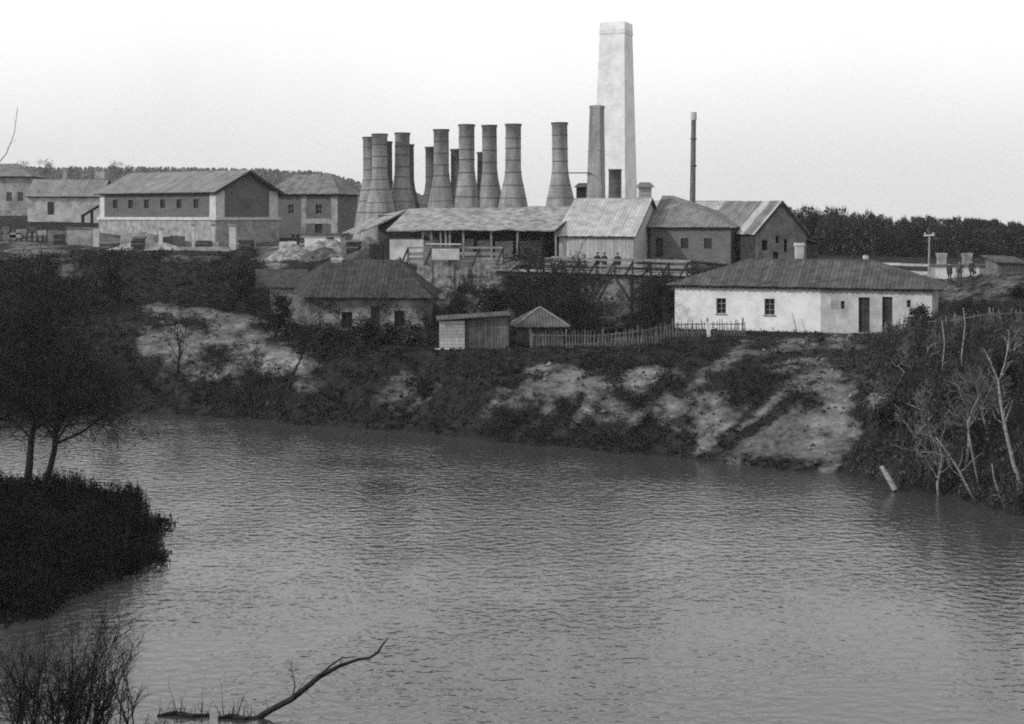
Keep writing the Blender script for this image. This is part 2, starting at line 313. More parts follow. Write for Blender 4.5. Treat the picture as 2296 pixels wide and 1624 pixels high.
nb_ = n.new('ShaderNodeTexNoise'); nb_.inputs['Scale'].default_value = 0.9; nb_.inputs['Detail'].default_value = 9; nb_.inputs['Roughness'].default_value = 0.75; l.new(gp.outputs[0], nb_.inputs['Vector'])
ba = n.new('ShaderNodeMath'); ba.operation = 'MULTIPLY_ADD'; l.new(nb_.outputs['Fac'], ba.inputs[0]); ba.inputs[1].default_value = 4.6; l.new(at.outputs['Fac'], ba.inputs[2])
br_ = n.new('ShaderNodeMapRange'); br_.inputs['From Min'].default_value = 2.35; br_.inputs['From Max'].default_value = 3.75; l.new(ba.outputs[0], br_.inputs['Value'])
bm_ = n.new('ShaderNodeMath'); bm_.operation = 'MULTIPLY'; ba2 = n.new('ShaderNodeMapRange'); ba2.inputs['From Max'].default_value = 0.25; l.new(at.outputs['Fac'], ba2.inputs['Value']); l.new(br_.outputs[0], bm_.inputs[0]); l.new(ba2.outputs[0], bm_.inputs[1])
mx = n.new('ShaderNodeMix'); mx.data_type = 'FLOAT'; l.new(bm_.outputs[0], mx.inputs['Factor']); l.new(base_s, mx.inputs['A']); l.new(mr.outputs[0], mx.inputs['B'])
no3 = n.new('ShaderNodeTexNoise'); no3.inputs['Scale'].default_value = 3.0; no3.inputs['Detail'].default_value = 6; l.new(gg.outputs['Position'], no3.inputs['Vector'])
m3 = n.new('ShaderNodeMapRange'); m3.inputs['From Min'].default_value = .3; m3.inputs['From Max'].default_value = .7; m3.inputs['To Min'].default_value = 0.03; m3.inputs['To Max'].default_value = 0.12; l.new(no3.outputs['Fac'], m3.inputs['Value'])
mx2 = n.new('ShaderNodeMix'); mx2.data_type = 'FLOAT'; l.new(af.outputs['Fac'], mx2.inputs['Factor']); l.new(mx.outputs['Result'], mx2.inputs['A']); l.new(m3.outputs[0], mx2.inputs['B'])
l.new(mx2.outputs['Result'], pb.inputs['Base Color'])
tag(link_mesh('ground', land_mesh(), gm), 'sloping far bank of turf, scrub and bare pale earth below the works', 'bank', kind='structure')

# water: one sheet, rippled
wm = bpy.data.materials.new('pond_water'); wm.use_nodes = True; n, l = wm.node_tree.nodes, wm.node_tree.links
b = n['Principled BSDF']; b.inputs['Base Color'].default_value = (0.04, 0.04, 0.04, 1); b.inputs['Roughness'].default_value = 0.06; b.inputs['IOR'].default_value = 1.6
g = n.new('ShaderNodeNewGeometry'); mp = n.new('ShaderNodeMapping'); mp.inputs['Scale'].default_value = (0.9, 1.15, 1); l.new(g.outputs['Position'], mp.inputs['Vector'])
n1 = n.new('ShaderNodeTexNoise'); n1.inputs['Scale'].default_value = 2.1; n1.inputs['Detail'].default_value = 2.5; l.new(mp.outputs[0], n1.inputs['Vector'])
n2 = n.new('ShaderNodeTexNoise'); n2.inputs['Scale'].default_value = 0.14; n2.inputs['Detail'].default_value = 3; l.new(mp.outputs[0], n2.inputs['Vector'])
mr = n.new('ShaderNodeMapRange'); mr.inputs['From Min'].default_value = 0.35; mr.inputs['From Max'].default_value = 0.65; mr.inputs['To Min'].default_value = 0.6; mr.inputs['To Max'].default_value = 1.4; l.new(n2.outputs['Fac'], mr.inputs['Value'])
mu = n.new('ShaderNodeMath'); mu.operation = 'MULTIPLY'; l.new(n1.outputs['Fac'], mu.inputs[0]); l.new(mr.outputs[0], mu.inputs[1])
bp = n.new('ShaderNodeBump'); bp.inputs['Strength'].default_value = 1.0; bp.inputs['Distance'].default_value = 0.055; l.new(mu.outputs[0], bp.inputs['Height']); l.new(bp.outputs[0], b.inputs['Normal'])
q = MB(); q.add([(-330, 24, 0), (330, 24, 0), (330, 125, 0), (-330, 125, 0)], [(0, 1, 2, 3)])
tag(q.build('water', wm), 'wide rippled grey pond', 'pond', kind='structure')

# headland: low dark point of land that the two trees stand on
HC = Vector((-26.5, 59.0, 0)); ring = [PZ(x, y) for x, y in ((-260, 1112), (0, 1108), (150, 1104), (285, 1120), (312, 1160), (328, 1195), (350, 1224), (322, 1258), (240, 1298), (120, 1345), (0, 1400), (-160, 1440), (-330, 1420), (-380, 1220))]
def head_r(t):                                         # outline as a function of bearing round HC
    best = 1e9; d = Vector((math.cos(t), math.sin(t)))
    for i in range(len(ring)):
        a, c = ring[i] - HC, ring[(i + 1) % len(ring)] - HC; e = Vector((c.x - a.x, c.y - a.y)); den = d.x * e.y - d.y * e.x
        if abs(den) < 1e-9: continue
        r = (a.x * e.y - a.y * e.x) / den; u = (a.x * d.y - a.y * d.x) / den
        if r > 0 and -1e-6 <= u <= 1 + 1e-6: best = min(best, r)
    return best
HR = np.array([head_r(2 * math.pi * k / 180) for k in range(180)])
def head_z(X, Y):
    t = np.mod(np.arctan2(Y - HC.y, X - HC.x), 2 * np.pi); r = np.hypot(X - HC.x, Y - HC.y); ro = np.interp(t, np.linspace(0, 2 * np.pi, 181), np.append(HR, HR[0])) * (1 + 0.22 * fbm(np.cos(t) * 6, np.sin(t) * 6, 5, 5))
    u = r / ro; return np.where(u < 1.15, 1.35 * (1 - np.clip(u, 0, 2) ** 2.2) + 0.25 * fbm(X * .6, Y * .6, 3, 2), -9.0)
rings = 26; vs, fs = [], []
for i in range(rings + 1):
    for k in range(180):
        t = 2 * math.pi * k / 180; rr_ = HR[k] * 1.14 * i / rings; X, Y = HC.x + rr_ * math.cos(t), HC.y + rr_ * math.sin(t); vs.append((X, Y, max(float(head_z(np.array([X]), np.array([Y]))[0]), -0.9)))
for i in range(rings):
    for k in range(180): fs.append((i * 180 + k, (i + 1) * 180 + k, (i + 1) * 180 + (k + 1) % 180, i * 180 + (k + 1) % 180))
q = MB(); q.add(vs, fs); q.smooth = True
tag(q.build('headland', M['reed']), 'low dark headland jutting into the pond', 'headland', kind='structure')
# bank below the camera
def near_z(X, Y): return 12.35 * np.clip((36.2 + 0.9 * np.sin(X * 0.3) - Y) / 36.2, -0.08, 1) ** 1.0
gx, gy = np.meshgrid(np.linspace(-60, 60, 61), np.linspace(-30, 41, 50)); zz = near_z(gx, gy) + np.where(gy < 33, 0.2, 0.05) * fbm(gx * .5, gy * .5, 3, 1)
idx = np.arange(gx.size).reshape(gx.shape)
tag(link_mesh('near_bank', quads_mesh('near_bank', np.stack([gx.ravel(), gy.ravel(), zz.ravel()], 1), np.stack([idx[:-1, :-1], idx[:-1, 1:], idx[1:, 1:], idx[1:, :-1]], -1).reshape(-1, 4)), M['reed']),
    'steep bank on the near side of the pond', 'bank', kind='structure')

# ------------------------------------------------------------------ roofs and walls
def roof_plane(parent, mb_under, e0, e1, t1, t0, width, m, thick=0.05, board=True, stripe=None, name='roof_board', drop=0.12):
    """One roof face: eave e0-e1, top t0-t1 (t0 above e0). Boards run up the slope; each is a child of `parent`."""
    e0, e1, t0, t1 = map(Vector, (e0, e1, t0, t1)); L = (e1 - e0).length; sd = (e1 - e0) / L
    mid = (t0 + t1) / 2 - e0; upv = mid - sd * mid.dot(sd); T = upv.length; upv /= T; nn = sd.cross(upv)
    if nn.z < 0: nn = -nn
    a, c = (t0 - e0).dot(sd), (t1 - e0).dot(sd)
    at_ = lambda s_, t: e0 + sd * s_ + upv * t
    mb_under.prism([e0, e1] + ([t1, t0] if (t1 - t0).length > 0.05 else [t0]), -nn * 0.09)
    if not board: return
    def tops(s_):
        r = T
        if a > 1e-3: r = min(r, T * s_ / a)
        if L - c > 1e-3: r = min(r, T * (L - s_) / (L - c))
        return max(r, 0.0)
    def bots(s_):                                       # when the top overhangs sideways (parallelogram)
        r = 0.0
        if a < -1e-3 and s_ < 0: r = max(r, T * s_ / a)
        if c > L + 1e-3 and s_ > L: r = max(r, T * (s_ - L) / (c - L))
        return r
    lo_, hi_ = min(0, a), max(L, c); k = max(2, int(round((hi_ - lo_) / width))); w = (hi_ - lo_) / k
    for i in range(k):
        s0, s1 = lo_ + i * w + 0.012, lo_ + (i + 1) * w - 0.012
        cu = sorted({s0, s1} | {v for v in (a, c) if s0 + 1e-3 < v < s1 - 1e-3})
        dr = drop * random.uniform(0.5, 1.3); lift = nn * (0.012 + random.uniform(0, 0.03)); kick = nn * random.uniform(-0.01, 0.02)
        low = [at_(v, bots(v) - (dr if bots(v) == 0 else 0)) + lift for v in (s0, s1)]
        top = [at_(v, tops(v) + 0.03 * (tops(v) > 0.3)) + lift + kick for v in reversed(cu)]
        poly = low + top
        if max(tops(s0), tops(s1)) < 0.12: continue
        q = MB(); q.prism(poly, nn * thick)
        q.build(name, (stripe(i / k) if stripe else None) or m, parent)

def window_part(parent, F, s0, s1, d, h0, h1, bars=(1, 1), fm='wood', arch=False, depth=0.16):
    """A window set into the wall at depth d: frame, pane, glazing bars."""
    fw = 0.06; q = MB()
    F.box(q, s0, s0 + fw, d + depth, d + depth + 0.06, h0, h1); F.box(q, s1 - fw, s1, d + depth, d + depth + 0.06, h0, h1)
    F.box(q, s0 + fw, s1 - fw, d + depth, d + depth + 0.06, h0, h0 + fw); F.box(q, s0 + fw, s1 - fw, d + depth, d + depth + 0.06, h1 - fw, h1)
    w = q.build('window', M[fm], parent)
    q = MB(); F.box(q, s0 + fw, s1 - fw, d + depth + 0.03, d + depth + 0.045, h0 + fw, h1 - fw); q.build('pane', M['glass'], w)
    for i in range(bars[0]):
        c = s0 + (s1 - s0) * (i + 1) / (bars[0] + 1); q = MB(); F.box(q, c - 0.022, c + 0.022, d + depth - 0.012, d + depth + 0.028, h0 + fw, h1 - fw); q.build('glazing_bar', M[fm], w)
    for i in range(bars[1]):
        c = h0 + (h1 - h0) * (i + 1) / (bars[1] + 1); q = MB(); F.box(q, s0 + fw, s1 - fw, d + depth - 0.015, d + depth + 0.025, c - 0.022, c + 0.022); q.build('glazing_bar', M[fm], w)
    return w
def door_part(parent, F, s0, s1, d, h0, h1, m='darkwood', depth=0.2, k=4):
    q = MB(); F.box(q, s0, s1, d + depth + 0.05, d + depth + 0.09, h0, h1); dr = q.build('door', M['dark'], parent)
    w = (s1 - s0) / k
    for i in range(k):
        q = MB(); F.box(q, s0 + i * w + 0.008, s0 + (i + 1) * w - 0.008, d + depth, d + depth + 0.045 , h0 + 0.02, h1 - 0.02); q.build('door_board', M[m], dr)
    q = MB(); F.box(q, s1 - 0.16, s1 - 0.1, d + depth - 0.04, d + depth - 0.002, (h0 + h1) / 2 - 0.08, (h0 + h1) / 2 + 0.08); q.build('handle', M['iron'], dr)
    return dr
def lintel(parent, F, s0, s1, d, h, m='darkwood'):
    q = MB(); F.box(q, s0 - 0.12, s1 + 0.12, d - 0.02, d + 0.1, h, h + 0.12); q.build('lintel', M[m], parent)

# ------------------------------------------------------------------ white house on the far bank
ang = math.atan2(-6.4, 17.8); A0 = P(1513, 735, 108.0); F = FR((A0.x, A0.y, 5.2), ang); L = 18.95; D = 8.2; H = 3.38
WHF = F
wh = thing('white_house', F.p(L / 2, D / 2, 0), 'long whitewashed house with dark boarded hip roof above the picket fence', 'house')
def sx(x, d=0):                                        # print x -> s on a building's front line
    t = (x - CX) / FP; return (t * (F.o.y + F.d.y * d) - (F.o.x + F.d.x * d)) / (F.s.x - t * F.s.y)
def hy(x, y, d=0):
    s_ = sx(x, d); return EYE - (y - HY) / FP * F.p(s_, d, 0).y - F.o.z
xm = sx(1840)
ops = [(sx(1606), sx(1628), hy(1617, 704), hy(1617, 669), 'w'), (sx(1714), sx(1737), hy(1725, 707), hy(1725, 670), 'w')]
ops2 = [(sx(1885), sx(1894), hy(1890, 693), hy(1890, 675), 's'), (sx(1925), sx(1950), 0.12, hy(1937, 667), 'd'), (sx(1978), sx(2001), 0.12, hy(1990, 666), 'd'), (sx(2033), sx(2042), hy(2037, 690), hy(2037, 673), 's')]
wt = 0.45
q = MB(); wall_boxes(q, lambda mb, a, c, e, f: F.box(mb, a, c, 0, wt, e, f), 0, xm, -0.4, H, [o[:4] for o in ops])
F.box(q, 0, wt, wt, D, -0.4, H); F.box(q, wt, L - wt, D - wt, D, -0.4, H); q.build('wall', M['white'], wh)
q = MB(); wall_boxes(q, lambda mb, a, c, e, f: F.box(mb, a, c, 0.004, wt, e, f), xm, L, -0.4, H, [o[:4] for o in ops2])
F.box(q, L - wt, L, wt, D, -0.4, H); tag(q.build('wall', M['dirty'], wh), 'stained end of the front wall with two doorways')
for a, c, e, f, k in ops:
    window_part(wh, F, a, c, 0, e, f, (1, 2)); q = MB(); F.box(q, a - 0.08, c + 0.08, -0.07, 0.1, e - 0.07, e - 0.002); q.build('sill', M['wood'], wh)
for a, c, e, f, k in ops2:
    if k == 'd': door_part(wh, F, a, c, 0, e, f); lintel(wh, F, a, c, 0.03, f)
    else: window_part(wh, F, a, c, 0, e, f, (0, 1), depth=0.22)
q = MB()                                               # bare patch where the plaster has come away
F.box(q, sx(1863), sx(1881), -0.006, 0.01, hy(1870, 693), hy(1870, 672)); q.build('plaster_patch', M['plaster'], wh)
ov_ = 0.35; rz = H + 1.85; q = MB()
E = [F.p(-ov_ * 1.6, -ov_, H - 0.02), F.p(L + ov_ * 2.0, -ov_, H - 0.02), F.p(L + ov_ * 2.0, D + ov_, H - 0.02), F.p(-ov_ * 1.6, D + ov_, H - 0.02)]
T0, T1 = F.p(5.0, D / 2, rz), F.p(L - 4.6, D / 2, rz)
rf = MB(); rf.prism([E[0], E[1], T1, T0], (0, 0, -0.08)); rf.prism([E[2], E[3], T0, T1], (0, 0, -0.08)); rf.prism([E[3], E[0], T0], (0, 0, -0.08)); rf.prism([E[1], E[2], T1], (0, 0, -0.08))
roof = rf.build('roof', M['under'], wh); dm = MB()
for e0, e1, t1, t0 in ((E[0], E[1], T1, T0), (E[3], E[0], T0, T0), (E[1], E[2], T1, T1)): roof_plane(roof, dm, e0, e1, t1, t0, 0.30, M['rdark'])
rb = MB(); rb.prism([E[2], E[3], T0, T1], (0, 0, 0.04)); rb.build('roof_back', M['rdark'], roof)
q = MB(); q.bar(T0 + Vector((0, 0, .06)), T1 + Vector((0, 0, .06)), 0.3, 0.08); q.build('ridge_board', M['rdark'], roof)
for i in range(40):
    s_ = 0.2 + i * (L - 0.4) / 39; q = MB(); F.box(q, s_ - 0.05, s_ + 0.05, -ov_ + 0.03, 0.0, H - 0.22, H - 0.10); q.build('rafter_end', M['darkwood'], roof)
def chimney(parent, c, w, h0, h1, m, cap=0.07, name='chimney'):
    q = MB(); x, y = c
    def bx(r, a, b): q.hexa([(x - r, y - r, a), (x + r, y - r, a), (x + r, y + r, a), (x - r, y + r, a)], [(x - r, y - r, b), (x + r, y - r, b), (x + r, y + r, b), (x - r, y + r, b)])
    bx(w / 2, h0, h1 - 0.22); bx(w / 2 + cap, h1 - 0.22, h1 - 0.1); bx(w / 2 + cap / 2, h1 - 0.1, h1)
    o = q.build(name, m, parent); q = MB(); q.lathe((x, y, 0), [(w * 0.2, h1 - 0.05), (w * 0.2, h1 + 0.12), (w * 0.14, h1 + 0.12), (w * 0.14, h1 - 0.05)], 8); q.build('flue', M['soot'], o); return o
pc = P(1792, 545, 110.0); chimney(roof, (pc.x, pc.y), 0.6, 9.9, pc.z, M['dirty'])
pc = P(1941, 573, 108.0); chimney(roof, (pc.x, pc.y), 0.3, 9.8, pc.z, M['dirty'], 0.03)
q = MB(); b0 = F.p(sx(1790), -0.6, 0.0); q.tube([b0, b0 + Vector((-0.35, 0.15, 1.5))], [0.03, 0.02], 5)
tag(q.build('leaning_pole', M['darkwood'], None, b0), 'thin dark pole leaning before the white house wall', 'pole')

# ------------------------------------------------------------------ picket fences
def fence(name, a, b, step, hgt, m, label, lean=0.05, skip=0.0, zf=None, pw=0.125):
    a, b = Vector(a), Vector(b); L_ = (b - a).length; k = int(L_ / step); t = thing(name, (a.x, a.y, lz(a.x, a.y)), label, 'fence')
    base = MB(); base.hexa([(-pw / 2, -.012, 0), (pw / 2, -.012, 0), (pw / 2, .012, 0), (-pw / 2, .012, 0)], [(-pw / 2, -.012, hgt), (pw / 2, -.012, hgt), (pw / 2, .012, hgt), (-pw / 2, .012, hgt)])
    base.v[4:] = [(x * 0.35, y, z + 0.07) for x, y, z in base.v[4:]]
    me = bpy.data.meshes.new('picket'); me.from_pydata(base.v, [], base.f); me.update(); me.materials.append(m)
    dirv = (b - a).normalized(); az = math.atan2(dirv.y, dirv.x); pts = []
    for i in range(k + 1):
        p = a + dirv * (i * step); z = lz(p.x, p.y); pts.append(Vector((p.x, p.y, z)))
        if random.random() < skip: continue
        o = bpy.data.objects.new('picket', me); COL.objects.link(o); o.parent = t
        o.location = Vector((p.x + random.uniform(-.03, .03), p.y - 0.05, z - 0.12)) - BASE[t.name]
        o.rotation_euler = (random.gauss(0, lean * .6), random.gauss(0, lean), az); o.scale = (random.uniform(.8, 1.25), 1, random.uniform(.86, 1.1))
    for hh in (0.28, hgt - 0.32):
        j = 0
        while j < k:
            e = min(j + int(2.6 / step), k); q = MB(); q.bar(pts[j] + Vector((0, 0, hh)), pts[e] + Vector((0, 0, hh + random.uniform(-.04, .04))), 0.05, 0.07); q.build('rail', m, t); j = e
    for j in range(0, k + 1, max(1, int(2.6 / step))):
        q = MB(); q.bar(pts[j] + Vector((0, .06, -.3)), pts[j] + Vector((random.uniform(-.06, .06), .06, hgt + 0.12)), 0.11, 0.11); q.build('post', m, t)
    return t
fence('picket_fence', (PX(1190, 99), 99, 0), (PX(1672, 101.5), 101.5, 0), 0.215, 1.2, M['fencewood'], 'grey wooden picket fence running along the bank edge past the small hut')
fence('picket_fence', (PX(1985, 97.5), 97.5, 0), (PX(2062, 98), 98, 0), 0.22, 1.15, M['fencewood'], 'short ragged picket fence in front of the stained doorways', 0.09, 0.1)
fence('picket_fence', (PX(2066, 97.5), 97.5, 0), (PX(2335, 92.5), 92.5, 0), 0.24, 1.2, M['fencewood'], 'broken picket fence half lost in scrub beyond the white house corner', 0.1, 0.15)
p = P(1588, 742, 100.9); q = MB(); q.bar((p.x, p.y - .15, lz(p.x, p.y) - .2), (p.x, p.y - .15, lz(p.x, p.y) + 1.05), 0.24, 0.2)
tag(q.build('gate_post', M['palewood'], None, (p.x, p.y - .15, lz(p.x, p.y))), 'thick pale post standing at a gap in the picket fence', 'post')

# ------------------------------------------------------------------ hip-roofed stone cottage on the slope
F = FR(tuple(P(690, 740, 112)[:2]) + (4.75,), R(-2)); L = 9.3; D = 7.6; H = 2.72
ct = thing('cottage', F.p(L / 2, D / 2, 0), 'rough plastered cottage with wide dark hip roof and arched windows on the wooded slope', 'house')
ops = [(sx(766), sx(790), hy(778, 735), hy(778, 700)), (sx(884), sx(907), hy(895, 732), hy(895, 697)), (sx(832), sx(852), 0.05, hy(842, 690))]
q = MB(); wall_boxes(q, lambda mb, a, c, e, f: F.box(mb, a, c, 0, .45, e, f), 0, L, -.6, H, ops)
F.box(q, 0, .45, .45, D, -.6, H); F.box(q, L - .45, L, .45, D, -.6, H); F.box(q, .45, L - .45, D - .45, D, -.6, H); q.build('wall', M['cottage'], ct)
for i, o in enumerate(ops):
    if i < 2:
        window_part(ct, F, *o[:2], 0, *o[2:], (1, 1), 'darkwood')
        c_ = (o[0] + o[1]) / 2; q = MB(); w2 = (o[1] - o[0]) / 2
        pts = [F.p(c_ + (w2 + .14) * math.cos(t), -.03, o[3] + (0.32) * math.sin(t)) for t in np.linspace(0, math.pi, 9)] + [F.p(c_ + w2 * math.cos(t), -.03, o[3] + 0.2 * math.sin(t)) for t in np.linspace(math.pi, 0, 9)]
        q.prism(pts, F.d * 0.05); q.build('arch_moulding', M['cottage'], ct)
    else: door_part(ct, F, *o[:2], 0, *o[2:]); lintel(ct, F, *o[:2], 0, o[3])
rz = 14 - (587 - HY) / FP * 116 - F.o.z
E = [F.p(-.15, -.5, H - .1), F.p(L + .6, -.5, H - .1), F.p(L + .6, D + .5, H - .1), F.p(-3.4, D + .5, H + .3)]
T0, T1 = F.p(1.2, D / 2, rz + .1), F.p(L - 2.4, D / 2, rz + .1); K0 = F.p(-1.45, 3.2, H + 0.95); K1 = F.p(-2.9, 6.6, H + .95)
rf = MB(); rf.prism([E[0], E[1], T1, T0], (0, 0, -.08)); rf.prism([E[1], E[2], T1], (0, 0, -.08)); rf.prism([E[2], E[3], T0, T1], (0, 0, -.08)); rf.prism([E[3], E[0], T0], (0, 0, -.08))
roof = rf.build('roof', M['under'], ct)
for e0, e1, t1, t0 in ((E[0], E[1], T1, T0), (E[1], E[2], T1, T1), (E[3], E[0], T0, T0)): roof_plane(roof, dm, e0, e1, t1, t0, 0.36, M['rhouse'], name='roof_shingle_course')
rb = MB(); rb.prism([E[2], E[3], T0, T1], (0, 0, .05)); rb.build('roof_back', M['rhouse'], roof)
pc = P(756, 578, 115.8); chimney(roof, (pc.x, pc.y), 0.85, 8.2, pc.z, M['dirty'])
# low wing behind, roof stepping up the hill
F2 = FR(tuple(P(600, 668, 117)[:2]) + (5.6,), R(-2)); wg = MB(); F2.box(wg, 0.2, 4.4, 0, 4.6, -1, 2.3); wing = wg.build('wing_wall', M['cottage'], ct)
q = MB(); e = [F2.p(-.9, -.4, 2.25), F2.p(3.0, -.4, 2.25), F2.p(3.0, 2.6, 3.6), F2.p(-1.6, 2.6, 3.6)]; q.prism(e, (0, 0, .1)); q.prism([e[3], e[2], F2.p(3, 5.2, 2.3), F2.p(-1, 5.2, 2.3)], (0, 0, .1)); q.build('wing_roof', M['rhouse'], ct)

# ------------------------------------------------------------------ plank sheds by the fence
F = FR(tuple(P(985, 795, 98.5)[:2]) + (4.5,), R(4))
sh = thing('plank_shed', F.p(1.5, 1.2, 0), 'lean-to plank shed with one pale end wall between the cottage and the hut', 'shed')
for i in range(9):
    q = MB(); h = 2.0 + 0.04 * random.random(); z0 = -0.1 + i * 0.235
    q.hexa([F.p(0.0, random.uniform(-.01, .02), z0), F.p(1.78, 0, z0 + .02), F.p(1.78, .04, z0 + .02), F.p(0, .05, z0)], [F.p(0.0, 0, z0 + .222 + 0.0 * i), F.p(1.78, 0, z0 + .235), F.p(1.78, .04, z0 + .235), F.p(0, .05, z0 + .222)])
    q.build('plank', M['greyplank'], sh)  # paler planks: the sunlit brightness of this wall is put into its colour
for i in range(14):
    q = MB(); s_ = 1.84 + i * .22; hh = 2.05 + .035 * i + random.uniform(-.03, .03); F.box(q, s_, s_ + .2, .1 + random.uniform(0, .02), .14, -.2, hh); q.build('plank', M['oldwood'], sh)
q = MB(); F.box(q, 0.05, 4.85, 1.9, 1.96, -.2, 2.2); F.box(q, 0.02, .06, .1, 1.9, -.2, 1.95); F.box(q, 4.86, 4.9, .2, 1.9, -.2, 2.3); q.build('back_wall', M['darkwood'], sh)
for i in range(18):
    s0 = -.2 + i * .29; q = MB(); z_ = lambda s_: 2.05 + .062 * (s_ + .2)
    q.hexa([F.p(s0, -.25, z_(s0)), F.p(s0 + .27, -.25, z_(s0 + .27)), F.p(s0 + .27, 2.2, z_(s0 + .27) + .12), F.p(s0, 2.2, z_(s0) + .12)], [F.p(s0, -.25, z_(s0) + .05), F.p(s0 + .27, -.25, z_(s0 + .27) + .05), F.p(s0 + .27, 2.2, z_(s0 + .27) + .17), F.p(s0, 2.2, z_(s0) + .17)]); q.build('roof_board', M['rdark'], sh)
for s_ in (.05, 1.82, 4.9):
    q = MB(); F.box(q, s_ - .05, s_ + .05, .05, .099, -.4, 2.05 + .06 * s_); q.build('post', M['darkwood'], sh)
q = MB(); F.box(q, -.5, 1.7, -.55, -.1, .02, .1); tag(q.build('loose_board', M['palewood'], None, F.p(.6, -.3, 0)), 'pale loose board lying at the foot of the plank shed', 'board')
F = FR(tuple(P(1165, 770, 100.6)[:2]) + (4.62,), R(2)); w = 3.1
ht = thing('garden_hut', F.p(w / 2, w / 2, 0), 'small square plank hut with low pyramid roof beside the picket fence', 'hut')
for i in range(14):
    s_ = i * w / 14; q = MB(); F.box(q, s_ + .008, s_ + w / 14 - .008, 0, .035, -.25, 1.35 + random.uniform(-.02, .02)); q.build('plank', M['oldwood'], ht)
    q = MB(); F.box(q, w - .035, w, s_ + .045, s_ + w / 14 + .03, -.25, 1.33); q.build('plank', M['oldwood'], ht)
q = MB(); F.box(q, 0, .035, .05, w, -.25, 1.33); F.box(q, .04, w - .04, w - .04, w, -.25, 1.33); q.build('back_wall', M['darkwood'], ht)
E = [F.p(-.45, -.45, 1.32), F.p(w + .45, -.45, 1.32), F.p(w + .45, w + .45, 1.32), F.p(-.45, w + .45, 1.32)]; T = F.p(w / 2, w / 2, 2.55)
rf = MB()
for i in range(4): rf.prism([E[i], E[(i + 1) % 4], T], (0, 0, -.06))
roof = rf.build('roof', M['under'], ht)
for i in range(4): roof_plane(roof, dm, E[i], E[(i + 1) % 4], T, T, .24, M['rdark'])
for i in range(4):
    q = MB(); q.bar(E[i] + Vector((0, 0, .09)), T + Vector((0, 0, .1)), .10, .04); q.build('hip_board', M['wood'], roof)

# ------------------------------------------------------------------ kiln stacks
def lathe_ring(z, r, hgt=0.09): return [(r, z - hgt), (r + .022, z - hgt), (r + .022, z + hgt), (r, z + hgt)]
PROF = [(0, .86), (.28, .86), (.30, .82), (4.5, .83), (5.2, .89), (5.9, 1.0), (6.8, 1.2), (7.9, 1.44), (9.2, 1.68), (10.8, 1.92), (13.8, 2.4)]   # depth below lip, radius
def rad_at(z): return float(np.interp(z, [p[0] for p in PROF], [p[1] for p in PROF]))
def kiln_proto(m):
    t = thing('kiln_stack', (0, 0, 0), 'x', 'kiln')
    q = MB(); q.smooth = False; pr = [(r, 13.8 - z) for z, r in reversed(PROF)] + [(.62, 13.8), (.62, 10.5), (.01, 10.5)]
    fine = []
    for (r0, z0), (r1, z1) in zip(pr, pr[1:]): fine += [(r0 + (r1 - r0) * u, z0 + (z1 - z0) * u) for u in (0, .5)]
    q.lathe((0, 0, 0), fine + [pr[-1]], 28); q.smooth = True; q.build('stack', m, t)
    for z in (1.35, 2.6, 3.85, 5.1, 6.4, 7.7, 9.0):
        q = MB(); q.lathe((0, 0, 0), lathe_ring(13.8 - z, rad_at(z) + .004, .034), 28); q.build('iron_band', M['soot'], t)
    q = MB(); q.lathe((0, 0, 0), [(.60, 13.74), (.60, 13.83), (.91, 13.83), (.91, 13.66)], 28); q.build('lip', M['soot'], t)
    return t
kf = kiln_proto(M['brick']); kb = kiln_proto(M['darkbrick'])  # second prototype in darker brick, for most of the row behind
FRONT = [(1258, 275.7, 148.6, 1.0, 'bottle-shaped brick kiln stack standing apart beside the slim square stack'), (1150, 279, 149.2, 1.0, 'bottle-shaped brick kiln stack, second in the front row from the square stack'),
         (1100, 281.5, 150.6, .96, 'bottle-shaped brick kiln stack, third in the front row from the square stack'), (1046.5, 280, 150.6, 1.02, 'bottle-shaped brick kiln stack, fourth in the front row from the square stack'),
         (991, 291, 150.5, .98, 'bottle-shaped brick kiln stack, fifth in the front row from the square stack'), (899, 298.6, 152, .97, 'bottle-shaped brick kiln stack, sixth in the front row from the square stack'),
         (853, 301, 150, 1.0, 'bottle-shaped brick kiln stack at the far end of the front row, nearest the brick houses')]
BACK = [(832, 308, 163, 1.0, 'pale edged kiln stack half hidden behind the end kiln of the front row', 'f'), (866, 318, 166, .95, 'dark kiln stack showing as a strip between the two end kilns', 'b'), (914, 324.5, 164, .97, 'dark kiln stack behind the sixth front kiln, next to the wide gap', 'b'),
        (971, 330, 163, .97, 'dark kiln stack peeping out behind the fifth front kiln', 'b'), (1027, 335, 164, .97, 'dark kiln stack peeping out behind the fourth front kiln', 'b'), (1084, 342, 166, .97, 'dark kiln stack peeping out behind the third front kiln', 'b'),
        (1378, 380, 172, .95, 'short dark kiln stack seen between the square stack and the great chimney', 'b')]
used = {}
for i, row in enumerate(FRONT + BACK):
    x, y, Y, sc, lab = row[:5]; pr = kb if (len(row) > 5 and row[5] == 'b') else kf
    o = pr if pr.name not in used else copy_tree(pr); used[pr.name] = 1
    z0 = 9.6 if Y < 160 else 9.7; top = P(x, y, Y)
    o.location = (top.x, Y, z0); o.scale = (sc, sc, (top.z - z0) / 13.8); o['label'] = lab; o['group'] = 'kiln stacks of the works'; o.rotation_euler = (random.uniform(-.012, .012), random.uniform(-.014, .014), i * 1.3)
    for ch in o.children:
        if ch.name.startswith('iron_band'): ch.location.z = random.uniform(-.16, .16); ch.scale = (1.012, 1.012, random.uniform(.7, 1.0) * 0 + 1)
